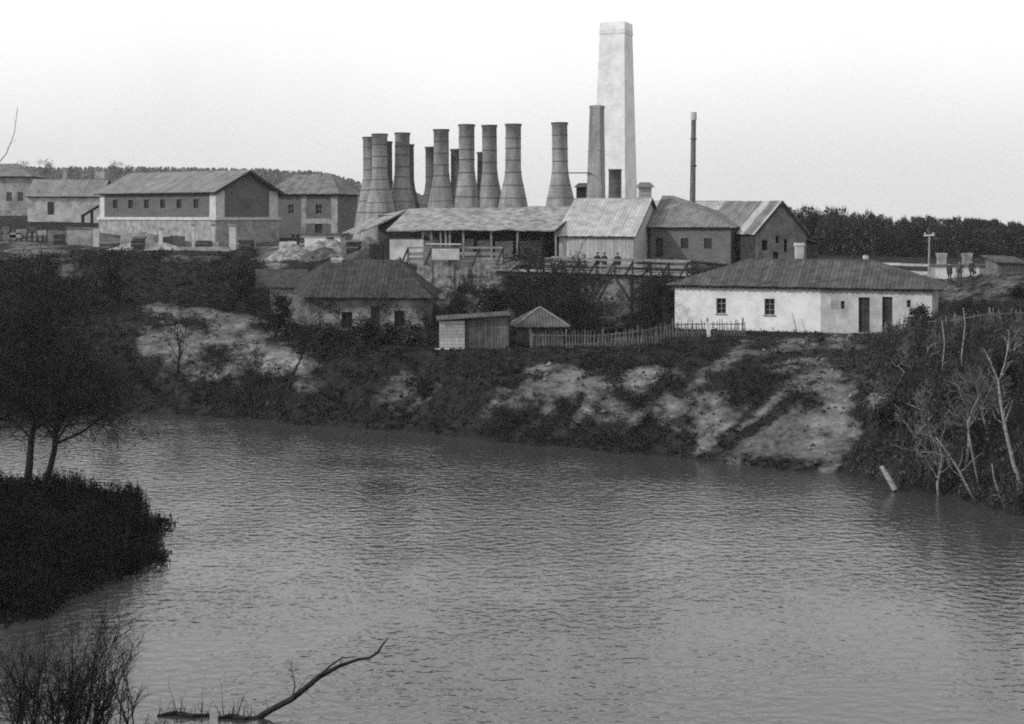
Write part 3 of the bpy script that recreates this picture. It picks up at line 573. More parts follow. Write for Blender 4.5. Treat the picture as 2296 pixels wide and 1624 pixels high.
def square_stack(name, x0, xs, x1, ytop, ybot, xb0, xbs, xb1, Y, z0, mL, label, collar=None, face=None):
    """Square tapering stack seen on its corner: left face x0..xs, other face xs..x1."""
    t = thing(name, (PX(xs, Y), Y, z0), label, 'chimney'); q = MB()
    def sq(x0, xs, x1, y):
        c = P(xs, y, Y); wl_ = (xs - x0) / FP * Y; wr_ = (x1 - xs) / FP * Y; w = math.hypot(wl_, wr_); al = math.atan2(wr_, wl_)
        a = Vector((-math.cos(al), math.sin(al), 0)) * w; b_ = Vector((math.sin(al), math.cos(al), 0)) * w
        return c, a, b_
    ct_, at_, bt_ = sq(x0, xs, x1, ytop); cb_, ab_, bb_ = sq(xb0, xbs, xb1, ybot)
    k = (ct_.z - z0) / (ct_.z - cb_.z); cb2 = ct_ + (cb_ - ct_) * k; ab2 = at_ + (ab_ - at_) * k; bb2 = bt_ + (bb_ - bt_) * k
    lo4 = [cb2, cb2 + bb2, cb2 + bb2 + ab2, cb2 + ab2]; hi4 = [ct_, ct_ + bt_, ct_ + bt_ + at_, ct_ + at_]
    q.hexa(lo4, hi4); q.build('shaft', mL, t)
    if collar:
        for u0, u1, g in collar:
            q = MB(); f0 = [h + (l_ - h) * u1 for h, l_ in zip(hi4, lo4)]; f1 = [h + (l_ - h) * u0 for h, l_ in zip(hi4, lo4)]
            cen = sum(f0, Vector()) / 4; ex = lambda f: [p + (p - cen).normalized() * g * Vector((1, 1, 0)) for p in f]
            q.hexa(ex(f0), ex(f1)); q.build('collar', mL, t)
    q = MB(); cen = sum(hi4, Vector()) / 4; q.hexa([cen + (p - cen) * .7 + Vector((0, 0, -.02)) for p in hi4], [cen + (p - cen) * .7 + Vector((0, 0, .03)) for p in hi4]); q.build('flue', M['soot'], t)
    return t, hi4, lo4
st, h4, l4 = square_stack('square_stack', 1323, 1344.5, 1356, 236, 462, 1315, 1348.5, 1360, 143.5, 9.6, M['brick'], 'slim square brick stack with iron ties rising through the mill roof', [(0.0, .02, .06)])
for u in (.30, .46, .62, .72):
    f = [h + (l_ - h) * u for h, l_ in zip(h4, l4)]; cen = sum(f, Vector()) / 4; q = MB(); e = [cen + (p - cen) * 1.03 for p in f]
    q.hexa([p - Vector((0, 0, .035)) for p in e], [p + Vector((0, 0, .035)) for p in e]); q.build('iron_band', M['iron'], st)
q = MB(); q.bar(P(1274, 388, 147.6), P(1324, 388, 143.4), .12, .12); tag(q.build('tie_beam', M['iron'], None, P(1299, 388, 146)), 'thin iron tie spanning from the lone kiln to the square stack', 'tie rod')
square_stack('great_chimney', 1347, 1400, 1422, 48, 447, 1330, 1401.5, 1435, 198, 9.8, M['palebrick'], 'huge square pale brick chimney towering over the works', [(0.0, .035, .05), (.038, .052, .09)])
q = MB(); zz0 = 10.0
t = thing('pipe_stack', (PX(1553, 160), 160, 9.6), 'thin tall iron pipe chimney standing alone behind the mill', 'chimney')
q = MB(); tp = P(1555.5, 252, 160); q.tube([(PX(1552, 160), 160, 9.6), P(1553, 440, 160), tp], [.36, .33, .27], 12); q.build('pipe', M['pipe'], t)
q = MB(); q.lathe((tp.x, 160, 0), [(.30, tp.z - .9), (.34, tp.z - .9), (.34, tp.z), (.2, tp.z), (.2, tp.z - .2)], 12); q.build('rim', M['dirty'], t)
for u in (.3, .6):
    a = P(1555, 252 + 200 * u, 160); q = MB(); q.lathe((a.x, 160, 0), [(.30, a.z - .08), (.37, a.z - .08), (.37, a.z + .08), (.30, a.z + .08)], 12); q.build('pipe_joint', M['iron'], t)

# ------------------------------------------------------------------ kiln shed: long drooping roof on posts
sd_ = thing('kiln_shed', (-4, 143, 9.7), 'long open-fronted shed with sagging pale roof around the foot of the kilns', 'shed')
def sag_roof(name, e0, e1, t1, t0, nx, ny, amp, m, thick=.14, seed=0):
    e0, e1, t1, t0 = map(Vector, (e0, e1, t1, t0)); vs = []; fs = []
    for j in range(ny + 1):
        v = j / ny
        for i in range(nx + 1):
            u = i / nx; p = (e0 * (1 - u) + e1 * u) * (1 - v) + (t0 * (1 - u) + t1 * u) * v
            dz = amp * (fbm(np.array([u * 7 + seed]), np.array([v * 2.5]), 4, seed)[0]) - 0.10 * math.sin(math.pi * v) ; ed = 0.10 * fbm(np.array([u * 22.0]), np.array([3.3]), 3, seed + 4)[0] if j == 0 else 0
            vs.append(p + Vector((0, ed * 2, dz + ed)))
    n_ = len(vs); vs += [p - Vector((0, 0, thick)) for p in vs]; w_ = nx + 1
    for j in range(ny):
        for i in range(nx):
            a = j * w_ + i; fs.append((a, a + 1, a + w_ + 1, a + w_)); fs.append((n_ + a + w_, n_ + a + w_ + 1, n_ + a + 1, n_ + a))
    for i in range(nx): fs.append((i + 1, i, n_ + i, n_ + i + 1)); a = ny * w_ + i; fs.append((a, a + 1, n_ + a + 1, n_ + a))
    for j in range(ny): a = j * w_; fs.append((a, a + w_, n_ + a + w_, n_ + a)); a = j * w_ + nx; fs.append((a + w_, a, n_ + a, n_ + a + w_))
    q = MB(); q.add(vs, fs); return q.build(name, m, sd_)
e0, e1 = P(866, 515, 140), P(1247, 514, 137.5); t0, t1 = P(915, 468, 148.2), P(1307, 463, 146.5)
sag_roof('front_roof', e0, e1, t1, t0, 60, 12, .35, M['thatch'], seed=2)
sag_roof('back_roof', t0, t1, t1 + Vector((2, 14, -2.2)), t0 + Vector((2, 14, -2.2)), 40, 8, .3, M['thatch'], seed=5)
e0b, e1b = P(766, 515, 138.5), P(862, 525, 137.5); t0b, t1b = P(766, 503, 146), P(912, 468, 148.6)
sag_roof('side_roof', P(768, 520, 140), P(800, 523, 139), P(912, 470, 148), P(840, 484, 149), 20, 10, .25, M['thatch'], seed=8)
q = MB(); q.bar(e1 + Vector((.05, -.05, -.12)), t1 + Vector((.05, 0, -.12)), .08, .26); q.build('verge_board', M['darkwood'], sd_)
q = MB(); q.bar(e0 + Vector((0, .5, -.12)), e1 + Vector((0, .5, -.16)), .16, .2); q.build('eave_beam', M['darkwood'], sd_)
for x in (948, 969, 990, 1002, 1009, 1040, 1104, 1160, 1247):
    a = e0 + (e1 - e0) * ((x - 866) / (1247 - 866)); z = lz(a.x, a.y + .5); q = MB(); q.bar((a.x, a.y + .45, z - .3), (a.x + random.uniform(-.1, .1), a.y + .5, a.z - .16), .2, .2); q.build('post', M['wood'], sd_)
for i, (x0, x1, yt, m) in enumerate(((866, 947, 538, 'dirty'), (949, 985, 540, 'dirty'), (1035, 1062, 538, 'plaster'), (1070, 1100, 540, 'plaster'), (1110, 1150, 542, 'dirty'), (1165, 1215, 541, 'plaster'))):
    Y = 141.5; z1 = P(x0, yt, Y).z; q = MB(); q.hexa([(PX(x0, Y), Y, 9.2), (PX(x1, Y), Y, 9.2), (PX(x1, Y), Y + .4, 9.2), (PX(x0, Y), Y + .4, 9.2)], [(PX(x0, Y), Y, z1), (PX(x1, Y), Y, z1 + .1), (PX(x1, Y), Y + .4, z1 + .1), (PX(x0, Y), Y + .4, z1)]); q.build('firing_wall', M[m], sd_)
q = MB(); q.hexa([(-14, 147.0, 9.2), (6, 146.2, 9.2), (6, 146.5, 9.2), (-14, 147.3, 9.2)], [(-14, 147.0, 13.9), (6, 146.2, 13.9), (6, 146.5, 13.9), (-14, 147.3, 13.9)]); q.build('inner_wall', M['darkbrick'], sd_)

# ------------------------------------------------------------------ mill with pale boarded roof
def gable_house(name, F, L, D, H, RZ, label, wallm, roofm, cat='building', ovh=.3, bw_=.4, gable_s=True, stripe=None, board=True, z0=-.6, holes=(), back=True):
    """Ridge runs along s. Front wall at d=0, gables at s=0 and s=L."""
    t = thing(name, F.p(L / 2, D / 2, 0), label, cat)
    q = MB(); wall_boxes(q, lambda mb, a, c, e, f: F.box(mb, a, c, 0, .4, e, f), 0, L, z0, H, [h[:4] for h in holes]); q.build('wall', M[wallm], t); q = MB(); F.box(q, 0, L, D - .4, D, z0, H); q.build('back_wall', M[wallm], t)
    for s0, s1 in ((0, .4), (L - .4, L)):
        q = MB(); pts = [F.p(s0, .4, z0), F.p(s0, D - .4, z0), F.p(s0, D - .4, H), F.p(s0, D / 2, RZ - .12), F.p(s0, .4, H)]
        pts = [F.p(s0, .402, z0), F.p(s0, D - .402, z0), F.p(s0, D - .402, H), F.p(s0, D - .05, H), F.p(s0, D / 2, RZ - .1), F.p(s0, .05, H), F.p(s0, .402, H)]
        q.prism(pts, F.s * (s1 - s0)); q.build('gable_wall', M[wallm], t)
    sl = (RZ - H) / (D / 2); e = ovh; E = [F.p(-e, -e, H - sl * e), F.p(L + e, -e, H - sl * e), F.p(L + e, D + e, H - sl * e), F.p(-e, D + e, H - sl * e)]; T = [F.p(-e, D / 2, RZ), F.p(L + e, D / 2, RZ)]
    q = MB(); q.prism([E[0], E[1], T[1], T[0]], (0, 0, -.1)); q.prism([E[2], E[3], T[0], T[1]], (0, 0, -.1)); roof = q.build('roof', M['under'], t)
    roof_plane(roof, dm, E[0], E[1], T[1], T[0], bw_, M[roofm], stripe=stripe)
    if board: roof_plane(roof, dm, E[2], E[3], T[0], T[1], bw_, M[roofm])
    q = MB(); q.bar(T[0] + Vector((0, 0, .06)), T[1] + Vector((0, 0, .06)), .3, .07); q.build('ridge_board', M[roofm], roof)
    return t, roof
c = P(1421, 575, 136.0); a_ = R(-20); F = FR((c.x, c.y, 9.7), a_); L = 7.6; D = 12.4; F.o = F.p(-L, 0, 0)
HM = 14 - (526 - HY) / FP * 136.2 - 9.7; RM = 14 + (480 - 446) / FP * 141.8 - 9.7
ml, rm_ = gable_house('mill', F, L, D, HM, RM, 'plank-walled mill with steep pale board roof carrying a square vent turret', 'greyplank', 'rlight', bw_=.34, ovh=.32)
for i in range(19):
    q = MB(); F.box(q, i * .4 + .012, i * .4 + .388, -.035, -.003, -.3, HM - .12 + random.uniform(-.03, .02)); q.build('wall_plank', M['greyplank'], ml)
# vent turrets
def turret(parent, cx_, cy_, z0, w, h, m, rm):
    q = MB(); q.hexa([(cx_ - w, cy_ - w, z0), (cx_ + w, cy_ - w, z0), (cx_ + w, cy_ + w, z0), (cx_ - w, cy_ + w, z0)], [(cx_ - w, cy_ - w, z0 + h), (cx_ + w, cy_ - w, z0 + h), (cx_ + w, cy_ + w, z0 + h), (cx_ - w, cy_ + w, z0 + h)])
    tt = q.build('vent_turret', m, parent); q = MB(); e = w * 1.5; g_ = [(cx_ - e, cy_ - e, z0 + h - .05), (cx_ + e, cy_ - e, z0 + h - .05), (cx_ + e, cy_ + e, z0 + h - .05), (cx_ - e, cy_ + e, z0 + h - .05)]
    q.hexa(g_, [(cx_ - e * .55, cy_ - .1, z0 + h + w * .75), (cx_ + e * .55, cy_ - .1, z0 + h + w * .75), (cx_ + e * .55, cy_ + .1, z0 + h + w * .75), (cx_ - e * .55, cy_ + .1, z0 + h + w * .75)]); q.build('turret_roof', rm, tt)
    for k in range(3):
        q = MB(); q.bar((cx_ - w * .8, cy_ - w - .02, z0 + h * (.35 + .2 * k)), (cx_ + w * .8, cy_ - w - .02, z0 + h * (.35 + .2 * k)), .03, .06); q.build('louvre', M['wood'], tt)
pc = P(1446, 445, 143); turret(rm_, pc.x, pc.y, 14.9, .62, 1.85, M['greyplank'], M['rmid'])
# hip-roofed workshop beside it
F = FR((P(1458, 575, 140.5).x, 140.5, 9.7), R(-26)); L = 8.3; D = 9.5; HW = 3.0
wk = thing('workshop', F.p(L / 2, D / 2, 0), 'dark brick workshop with hipped roof between the mill and the gabled store', 'building')
q = MB(); wall_boxes(q, lambda mb, a, c, e, f: F.box(mb, a, c, 0, .4, e, f), 0, L, -.6, HW, [(0.55, 1.35, 0.05, 1.9), (3.2, 4.0, .9, 1.9), (5.6, 6.4, .9, 1.9)]); F.box(q, 0, .4, .4, D, -.6, HW); F.box(q, L - .4, L, .4, D, -.6, HW); F.box(q, .4, L - .4, D - .4, D, -.6, HW); q.build('wall', M['housebrick'], wk)
door_part(wk, F, .55, 1.35, 0, .05, 1.9); window_part(wk, F, 3.2, 4.0, 0, .9, 1.9, fm='darkwood'); window_part(wk, F, 5.6, 6.4, 0, .9, 1.9, fm='darkwood')
E = [F.p(-.3, -.35, HW), F.p(L + .4, -.35, HW), F.p(L + .4, D, HW), F.p(-.3, D, HW)]; T0 = F.p(-.6, 5.2, 6.1); T1 = F.p(.6, 5.2, 6.1)
q = MB()
q.prism([E[0], E[1], T1, T0], (0, 0, -.1)); q.prism([E[1], E[2], T1], (0, 0, -.1)); q.prism([E[2], E[3], T0, T1], (0, 0, -.1)); q.prism([E[3], E[0], T0], (0, 0, -.1)); roof = q.build('roof', M['under'], wk)
for e0, e1, t1, t0 in ((E[0], E[1], T1, T0), (E[1], E[2], T1, T1), (E[2], E[3], T0, T1), (E[3], E[0], T0, T0)): roof_plane(roof, dm, e0, e1, t1, t0, .42, M['rmid'])
# gabled store: gable towards the water, ridge running back
g0 = P(1695, 578, 134.5); F = FR((g0.x, g0.y, 9.0), R(20)); Wd, D = 5.5, 11.0; HS = 14 - (519 - HY) / FP * 134.5 - 9.0; RS = 14 + (HY - 452) / FP * 135.4 - 9.0
gs = thing('gabled_store', F.p(Wd / 2, D / 2, 0), 'dark plank store with pointed gable and small openings, one pale strip on its roof', 'building')
holes = [(Wd / 2 - .75, Wd / 2 - .2, 2.2, 2.9), (Wd / 2 - .8, Wd / 2 - .25, .35, 1.35), (Wd / 2 + .35, Wd / 2 + .65, 1.3, 2.6), (Wd / 2 - 2.0, Wd / 2 - 1.6, 1.5, 2.5)]
nb = 18
for i in range(nb):                                     # upright gable planks, cut round the openings
    s0, s1 = i * Wd / nb + .006, (i + 1) * Wd / nb - .006; m_ = (s0 + s1) / 2; tz = HS + (RS - HS) * (1 - abs(m_ - Wd / 2) / (Wd / 2)) - .08
    cuts = [-.5] + sorted([v for h in holes if h[0] < m_ < h[1] for v in h[2:]]) + [tz]
    for a, c in zip(cuts[::2], cuts[1::2]): q = MB(); F.box(q, s0, s1, -.03 + random.uniform(-.008, .008), .02, a, c); q.build('gable_plank', M['rmid'], gs)
q = MB(); F.box(q, 0, .12, .03, D, -.5, HS); F.box(q, Wd - .12, Wd, .03, D, -.5, HS); F.box(q, .12, Wd - .12, D - .12, D, -.5, HS); F.box(q, .12, Wd - .12, .5, .56, -.5, HS - .15); q.build('wall', M['darkwood'], gs)
sl = (RS - HS) / (Wd / 2); e = .25
q = MB(); ra = [F.p(-e, -e, HS - sl * e), F.p(Wd / 2, -e, RS), F.p(Wd / 2, D, RS), F.p(-e, D, HS - sl * e)]; rb_ = [F.p(Wd + e, -e, HS - sl * e), F.p(Wd / 2, -e, RS), F.p(Wd / 2, D, RS), F.p(Wd + e, D, HS - sl * e)]
q.prism(ra, (0, 0, -.08)); q.prism(rb_, (0, 0, -.08)); roof = q.build('roof', M['under'], gs)
roof_plane(roof, dm, ra[3], ra[0], ra[1], ra[2], .36, M['rmid'], stripe=lambda u: M['rlight'] if .66 < u < .80 or u > .95 else None)
roof_plane(roof, dm, rb_[0], rb_[3], rb_[2], rb_[1], .36, M['rmid'])
for a, c in ((ra[0], ra[1]), (rb_[0], rb_[1])):
    q = MB(); q.bar(a + Vector((0, 0, -.12)), c + Vector((0, 0, -.12)), .05, .2); q.build('barge_board', M['darkwood'], gs)
q = MB(); F.box(q, Wd + .0, Wd + 1.5, .2, 3.2, -.5, 2.0); ln = q.build('lean_to', M['darkwood'], gs); q = MB(); q.hexa([F.p(Wd, .05, 2.5), F.p(Wd + 1.8, .05, 2.05), F.p(Wd + 1.8, 3.4, 2.05), F.p(Wd, 3.4, 2.5)], [F.p(Wd, .05, 2.58), F.p(Wd + 1.8, .05, 2.13), F.p(Wd + 1.8, 3.4, 2.13), F.p(Wd, 3.4, 2.58)]); q.build('lean_to_roof', M['rdark'], gs)
# pale-roofed long store behind
c = P(1500, 520, 164); F = FR((c.x - 4, c.y, 9.6), R(4)); gable_house('long_store', F, 13.5, 9, 3.4, EYE + (HY - 452) / FP * 168 - 9.6, 'long low store behind the mill, only its pale roof showing', 'greyplank', 'rlight', bw_=.5)
t = thing('louvred_vent_house', (PX(1305, 152), 152, 9.7), 'dark boxy vent house half hidden behind the square stack', 'vent house')
q = MB(); x0, x1 = PX(1293, 152), PX(1322, 152); zt, zb = P(1300, 420, 152).z, 12; q.hexa([(x0, 151, zb), (x1, 151, zb), (x1, 153, zb), (x0, 153, zb)], [(x0, 151, zt), (x1, 151, zt), (x1, 153, zt), (x0, 153, zt)]); q.build('walls', M['darkwood'], t)
q = MB(); q.hexa([(x0 - .3, 150.7, zt), (x1 + .3, 150.7, zt), (x1 + .3, 153.3, zt), (x0 - .3, 153.3, zt)], [(x0 + .2, 151.9, zt + .45), (x1 - .2, 151.9, zt + .45), (x1 - .2, 152.1, zt + .45), (x0 + .2, 152.1, zt + .45)]); q.build('roof', M['rdark'], t)
q = MB(); q.hexa([(x0 + .3, 151.2, 9.6), (x1 - .3, 151.2, 9.6), (x1 - .3, 152.8, 9.6), (x0 + .3, 152.8, 9.6)], [(x0 + .3, 151.2, 12), (x1 - .3, 151.2, 12), (x1 - .3, 152.8, 12), (x0 + .3, 152.8, 12)]); q.build('shaft', M['darkbrick'], t)

# ------------------------------------------------------------------ brick house with stone quoins, and its neighbours
C0 = Vector((PX(484, 160), 160, 10.6)); LB, GB = 21.0, 9.55; F = FR(C0 + Vector((-.8, .6, 0)) * LB, math.atan2(-.6, .8))
zl = EYE - (489 - HY) / FP * 160 - 10.6; HB = EYE + (HY - 426) / FP * 160 - 10.6; RB = EYE + (HY - 383) / FP * 164 - 10.6
ah = thing('brick_house', F.p(LB / 2, GB / 2, 0), 'brick house with pale stone quoins on a high stone basement, gable towards the sheds', 'building')
q = MB(); F.box(q, -.15, LB + .15, -.15, GB + .15, -2.0, zl - .25); q.build('basement', M['rubble'], ah)
q = MB(); F.box(q, -.3, LB + .3, -.3, GB + .3, zl - .25, zl + .08); q.build('plinth_course', M['stone'], ah)
wins = [(2.4 + i * 2.95, 3.3 + i * 2.95, zl + 1.15, zl + 2.15) for i in range(6)]
q = MB(); wall_boxes(q, lambda mb, a, c, e, f: F.box(mb, a, c, 0, .4, e, f), 0, LB, zl + .08, HB, wins); q.build('wall', M['housebrick'], ah); q = MB(); F.box(q, 0, LB, GB - .4, GB, zl + .08, HB); q.build('back_wall', M['housebrick'], ah)
for w in wins:
    window_part(ah, F, w[0], w[1], 0, w[2], w[3], fm='darkwood'); q = MB(); F.box(q, w[0] - .12, w[1] + .12, -.05, .1, w[3] + .01, w[3] + .18); q.build('window_head', M['housebrick'], ah)
for s0 in (0, LB - .4):
    q = MB(); q.prism([F.p(s0, .402, zl + .08), F.p(s0, GB - .402, zl + .08), F.p(s0, GB - .402, HB), F.p(s0, GB - .05, HB), F.p(s0, GB / 2, RB - .12), F.p(s0, .05, HB), F.p(s0, .402, HB)], F.s * .4); q.build('gable_wall', M['housebrick'], ah)
for s0, s1, d0, d1 in ((-.06, .85, -.06, .3), (LB - 1.0, LB + .06, -.06, .0), (LB + .002, LB + .06, .002, 1.25), (LB + .002, LB + .06, GB - 1.35, GB + .06)):
    q = MB(); F.box(q, s0, s1, d0, d1, zl + .08, HB - .05); q.build('quoin', M['stone'], ah)
Fg = FR(F.p(LB, 0, 0), math.atan2(.8, .6)); q = MB(); F.box(q, LB - .02, LB + .03, 4.2, 5.2, zl + 1.1, zl + 2.2); q.build('blind_window', M['darkbrick'], ah)
sl = (RB - HB) / (GB / 2); e = .55; E = [F.p(-e, -e, HB - sl * e), F.p(LB + e, -e, HB - sl * e), F.p(LB + e, GB + e, HB - sl * e), F.p(-e, GB + e, HB - sl * e)]; T = [F.p(-e, GB / 2, RB), F.p(LB + e, GB / 2, RB)]
q = MB(); q.prism([E[0], E[1], T[1], T[0]], (0, 0, -.12)); q.prism([E[2], E[3], T[0], T[1]], (0, 0, -.12)); roof = q.build('roof', M['under'], ah)
roof_plane(roof, dm, E[0], E[1], T[1], T[0], .5, M['rold']); roof_plane(roof, dm, E[2], E[3], T[0], T[1], .5, M['rold'])
for a, c_ in ((E[1], T[1]), (E[2], T[1])):
    q = MB(); q.bar(a + Vector((0, 0, -.15)), c_ + Vector((0, 0, -.15)), .06, .3); q.build('barge_board', M['darkwood'], ah)
def hip_house(name, F, L, D, H, RZ, label, wallm, roofm, holes=(), run=None, bw_=.5, z0=-1.5):
    t = thing(name, F.p(L / 2, D / 2, 0), label, 'building'); run = run or D / 2
    q = MB(); wall_boxes(q, lambda mb, a, c, e, f: F.box(mb, a, c, 0, .4, e, f), 0, L, z0, H, [h[:4] for h in holes]); F.box(q, 0, .4, .4, D, z0, H); F.box(q, L - .4, L, .4, D, z0, H); F.box(q, .4, L - .4, D - .4, D, z0, H); q.build('wall', M[wallm], t)
    for h in holes: (door_part if h[4] == 'd' else window_part)(t, F, h[0], h[1], 0, h[2], h[3])
    e = .5; E = [F.p(-e, -e, H - .05), F.p(L + e, -e, H - .05), F.p(L + e, D + e, H - .05), F.p(-e, D + e, H - .05)]; T = [F.p(run, D / 2, RZ), F.p(L - run, D / 2, RZ)]
    q = MB(); q.prism([E[0], E[1], T[1], T[0]], (0, 0, -.1)); q.prism([E[2], E[3], T[0], T[1]], (0, 0, -.1)); q.prism([E[3], E[0], T[0]], (0, 0, -.1)); q.prism([E[1], E[2], T[1]], (0, 0, -.1)); roof = q.build('roof', M['under'], t)
    roof_plane(roof, dm, E[0], E[1], T[1], T[0], bw_, M[roofm]); roof_plane(roof, dm, E[1], E[2], T[1], T[1], bw_, M[roofm]); roof_plane(roof, dm, E[3], E[0], T[0], T[0], bw_, M[roofm]); roof_plane(roof, dm, E[2], E[3], T[0], T[1], bw_, M[roofm])
    return t, roof
F = FR((PX(600, 181), 181, 11.0), R(-12)); hb = EYE + (HY - 434) / FP * 178 - 11
b2, _r = hip_house('hip_roofed_house', F, 9.4, 8, hb, EYE + (HY - 392) / FP * 182 - 11, 'dark brick hip-roofed house behind the quoined brick house', 'housebrick', 'rmid', [(2.8, 3.5, 3.0, 4.2, 'w'), (6.5, 7.3, 3.0, 4.2, 'w'), (6.4, 7.4, .2, 1.7, 'd')], run=2.2)
q = MB(); F.box(q, 4.6, 5.3, -.05, -.002, -.5, hb - .1); q.build('pilaster', M['plaster'], b2); q = MB(); F.box(q, 8.6, 9.46, -.05, -.002, -.5, hb - .1); q.build('pilaster', M['plaster'], b2); q = MB(); F.box(q, 4.61, 8.6, -.04, -.003, 1.75, 2.4); q.build('string_course', M['plaster'], b2)
F = FR((PX(62, 188), 188, 13.0), R(3)); hc = EYE + (HY - 438) / FP * 188 - 13
c2, cr = gable_house('low_white_house', F, 9.6, 7.5, hc, EYE + (HY - 403) / FP * 192 - 13, 'low pale-walled house with long roof behind the plank ramp', 'dirty', 'rold', holes=[(2.6, 3.5, .9, 2.6)], bw_=.5, z0=-1.5)
window_part(c2, F, 2.6, 3.5, 0, .9, 2.6, fm='darkwood')
for x, yt, w in ((146, 379, .55), (226, 378, 1.25), (330, 392, .6)):
    pc = P(x, yt, 193); 
    if x < 300: chimney(cr, (pc.x, pc.y), w, 16.5, pc.z, M['plaster'])
F = FR((PX(-120, 232), 232, 13.6), R(5)); hip_house('tall_grey_house', F, 13.4, 9, EYE + (HY - 395) / FP * 232 - 13.6, EYE + (HY - 368) / FP * 236 - 13.6, 'tall grey house at the picture edge, faded by haze', 'plaster', 'rmid', [(9.6, 10.5, 2.5, 4.0, 'w'), (11.4, 12.3, 2.5, 4.0, 'w')], run=3)
# plank ramp leaning on the brick house
t = thing('plank_ramp', P(195, 490, 176), 'sloping plank ramp on trestles between the low pale house and the brick house', 'ramp')
for i in range(5):
    a, c_ = P(160, 486, 175.5 + i * .42), P(222, 447, 176.5 + i * .42); q = MB(); q.bar(a, c_, .38, .08); q.build('plank', M['palewood'], t)
q = MB(); q.bar(P(182, 486, 175.4), P(222, 462, 176.3), .12, .3); q.build('beam', M['darkwood'], t)
for x, y in ((186, 483), (206, 470)):
    a = P(x, y, 176); q = MB(); q.bar((a.x, a.y, lz(a.x, a.y) - .2), a, .3, .3); q.build('post', M['darkwood'], t)

# ------------------------------------------------------------------ yard of the upper works
def block(name, x0, x1, yt, Y, dep, m, label, cat, z0=None, ang=0.0, jag=0.0, capm=None):
    a = P(x0, yt, Y); b_ = PX(x1, Y); zb = min(lz(a.x, Y), lz(b_, Y), lz(a.x, Y + dep)) - .3 if z0 is None else z0; F_ = FR((a.x, Y, 0), ang); w = b_ - a.x
    t = thing(name, (a.x + w / 2, Y + dep / 2, zb + .3), label, cat); q = MB(); kk = max(1, int(w / .7)) if jag else 1
    for i in range(kk):
        s0, s1 = w * i / kk, w * (i + 1) / kk; q2 = MB(); F_.box(q2, s0, s1, 0, dep, zb, a.z - (random.uniform(0, jag) if jag else 0))
        n_ = len(q.v); q.v += q2.v; q.f += [tuple(j + n_ for j in f) for f in q2.f]
    q.build('body', M[m], t)
    if capm:
        q = MB(); F_.box(q, -.12, w + .12, -.12, dep + .12, a.z + .002, a.z + .12); q.build('coping', M[capm], t)
    return t
PL = [(360, 514, 8.5, 'pale stone pillar at the corner of the roofless walled yard'), (433, 505, 6.0, 'slim pale pillar, second along the roofless walled yard'), (478, 505, 6.5, 'slim pale pillar, third along the roofless walled yard'), (521, 506, 15, 'thick pale pillar at the yard end by the brick house basement')]
for x, yt, w, lab in PL: block('stone_pillar', x - w / 2, x + w / 2, yt, 150, .45, 'stone', lab, 'pillar', capm='rubble')
block('yard_wall', 366, 412, 527, 150.4, .5, 'darkbrick', 'low dark brick wall of the roofless yard, beside the corner pillar', 'wall', jag=.25)
block('yard_wall', 415, 510, 536, 151.5, .5, 'rubble', 'broken low rubble wall behind the slim pillars', 'wall', jag=.5)
block('yard_kerb', 392, 514, 554, 147.5, .5, 'rubble', 'pale stone kerb edging the roofless yard', 'kerb')
block('yard_wall', 530, 572, 530, 152, .5, 'rubble', 'ruined rubble wall against the brick house basement', 'wall', jag=.7)
block('stone_shed', 270, 345, 520, 152, 2.5, 'rubble', 'low ruined stone shed in the yard before the long brick front', 'shed', jag=.4)
block('lime_block', 208, 221, 513, 150, .9, 'stone', 'pale leaning stone slab in the yard', 'slab', ang=.2)
block('dark_bin', 150, 206, 513, 152, 1.6, 'rubble', 'square stone bin beside the pale slab', 'bin', capm='rmid')
q = None
t = thing('plank_fence', (PX(50, 155), 155, lz(PX(50, 155), 155)), 'gappy plank fence with dark posts at the yard edge under the grey house', 'fence')
for i, x in enumerate((4, 22, 36, 48, 60, 72, 84, 96, 104)):
    a = P(x, 505 + random.uniform(-6, 6), 155); q = MB(); q.bar((a.x, 155, lz(a.x, 155) - .2), a, .25, .12); q.build('post', M['darkwood'], t)
for x0, x1, y, m in ((4, 22, 514, 'oldwood'), (36, 60, 520, 'wood'), (60, 84, 514, 'oldwood'), (84, 104, 522, 'wood'), (22, 48, 528, 'wood'), (4, 36, 532, 'rmid')):
    q = MB(); q.bar(P(x0, y, 154.9), P(x1, y, 154.9), .05, .55); q.build('plank', M[m], t)
for x0, x1, yt, Y, lab in ((296, 322, 527, 146.5, 'dark timber stack on the brow below the long brick front'), (440, 470, 535, 149.2, 'dark timber stack between the two slim pillars'), (536, 566, 538, 147.5, 'dark timber stack on the brow under the brick gable'), (118, 142, 522, 150, 'dark timber stack next to the square stone bin'), (776, 806, 541, 141, 'dark timber stack before the crumbling pale wall')):
    z1 = P(x0, yt, Y).z; a, b_ = PX(x0, Y), PX(x1, Y); z0 = min(lz(a, Y), lz(b_, Y)) - .1; t = thing('timber_stack', ((a + b_) / 2, Y + .6, z0 + .1), lab, 'timber'); k = max(2, int((z1 - z0) / .22))
    for i in range(k):
        for j in range(3): q = MB(); e = random.uniform(-.15, .15); q.bar((a + e, Y + j * .4, z0 + .11 + i * .22), (b_ + e, Y + j * .4, z0 + .11 + i * .22), .36, .19); q.build('beam', M['darkwood' if (i + j) % 3 else 'oldwood'], t)
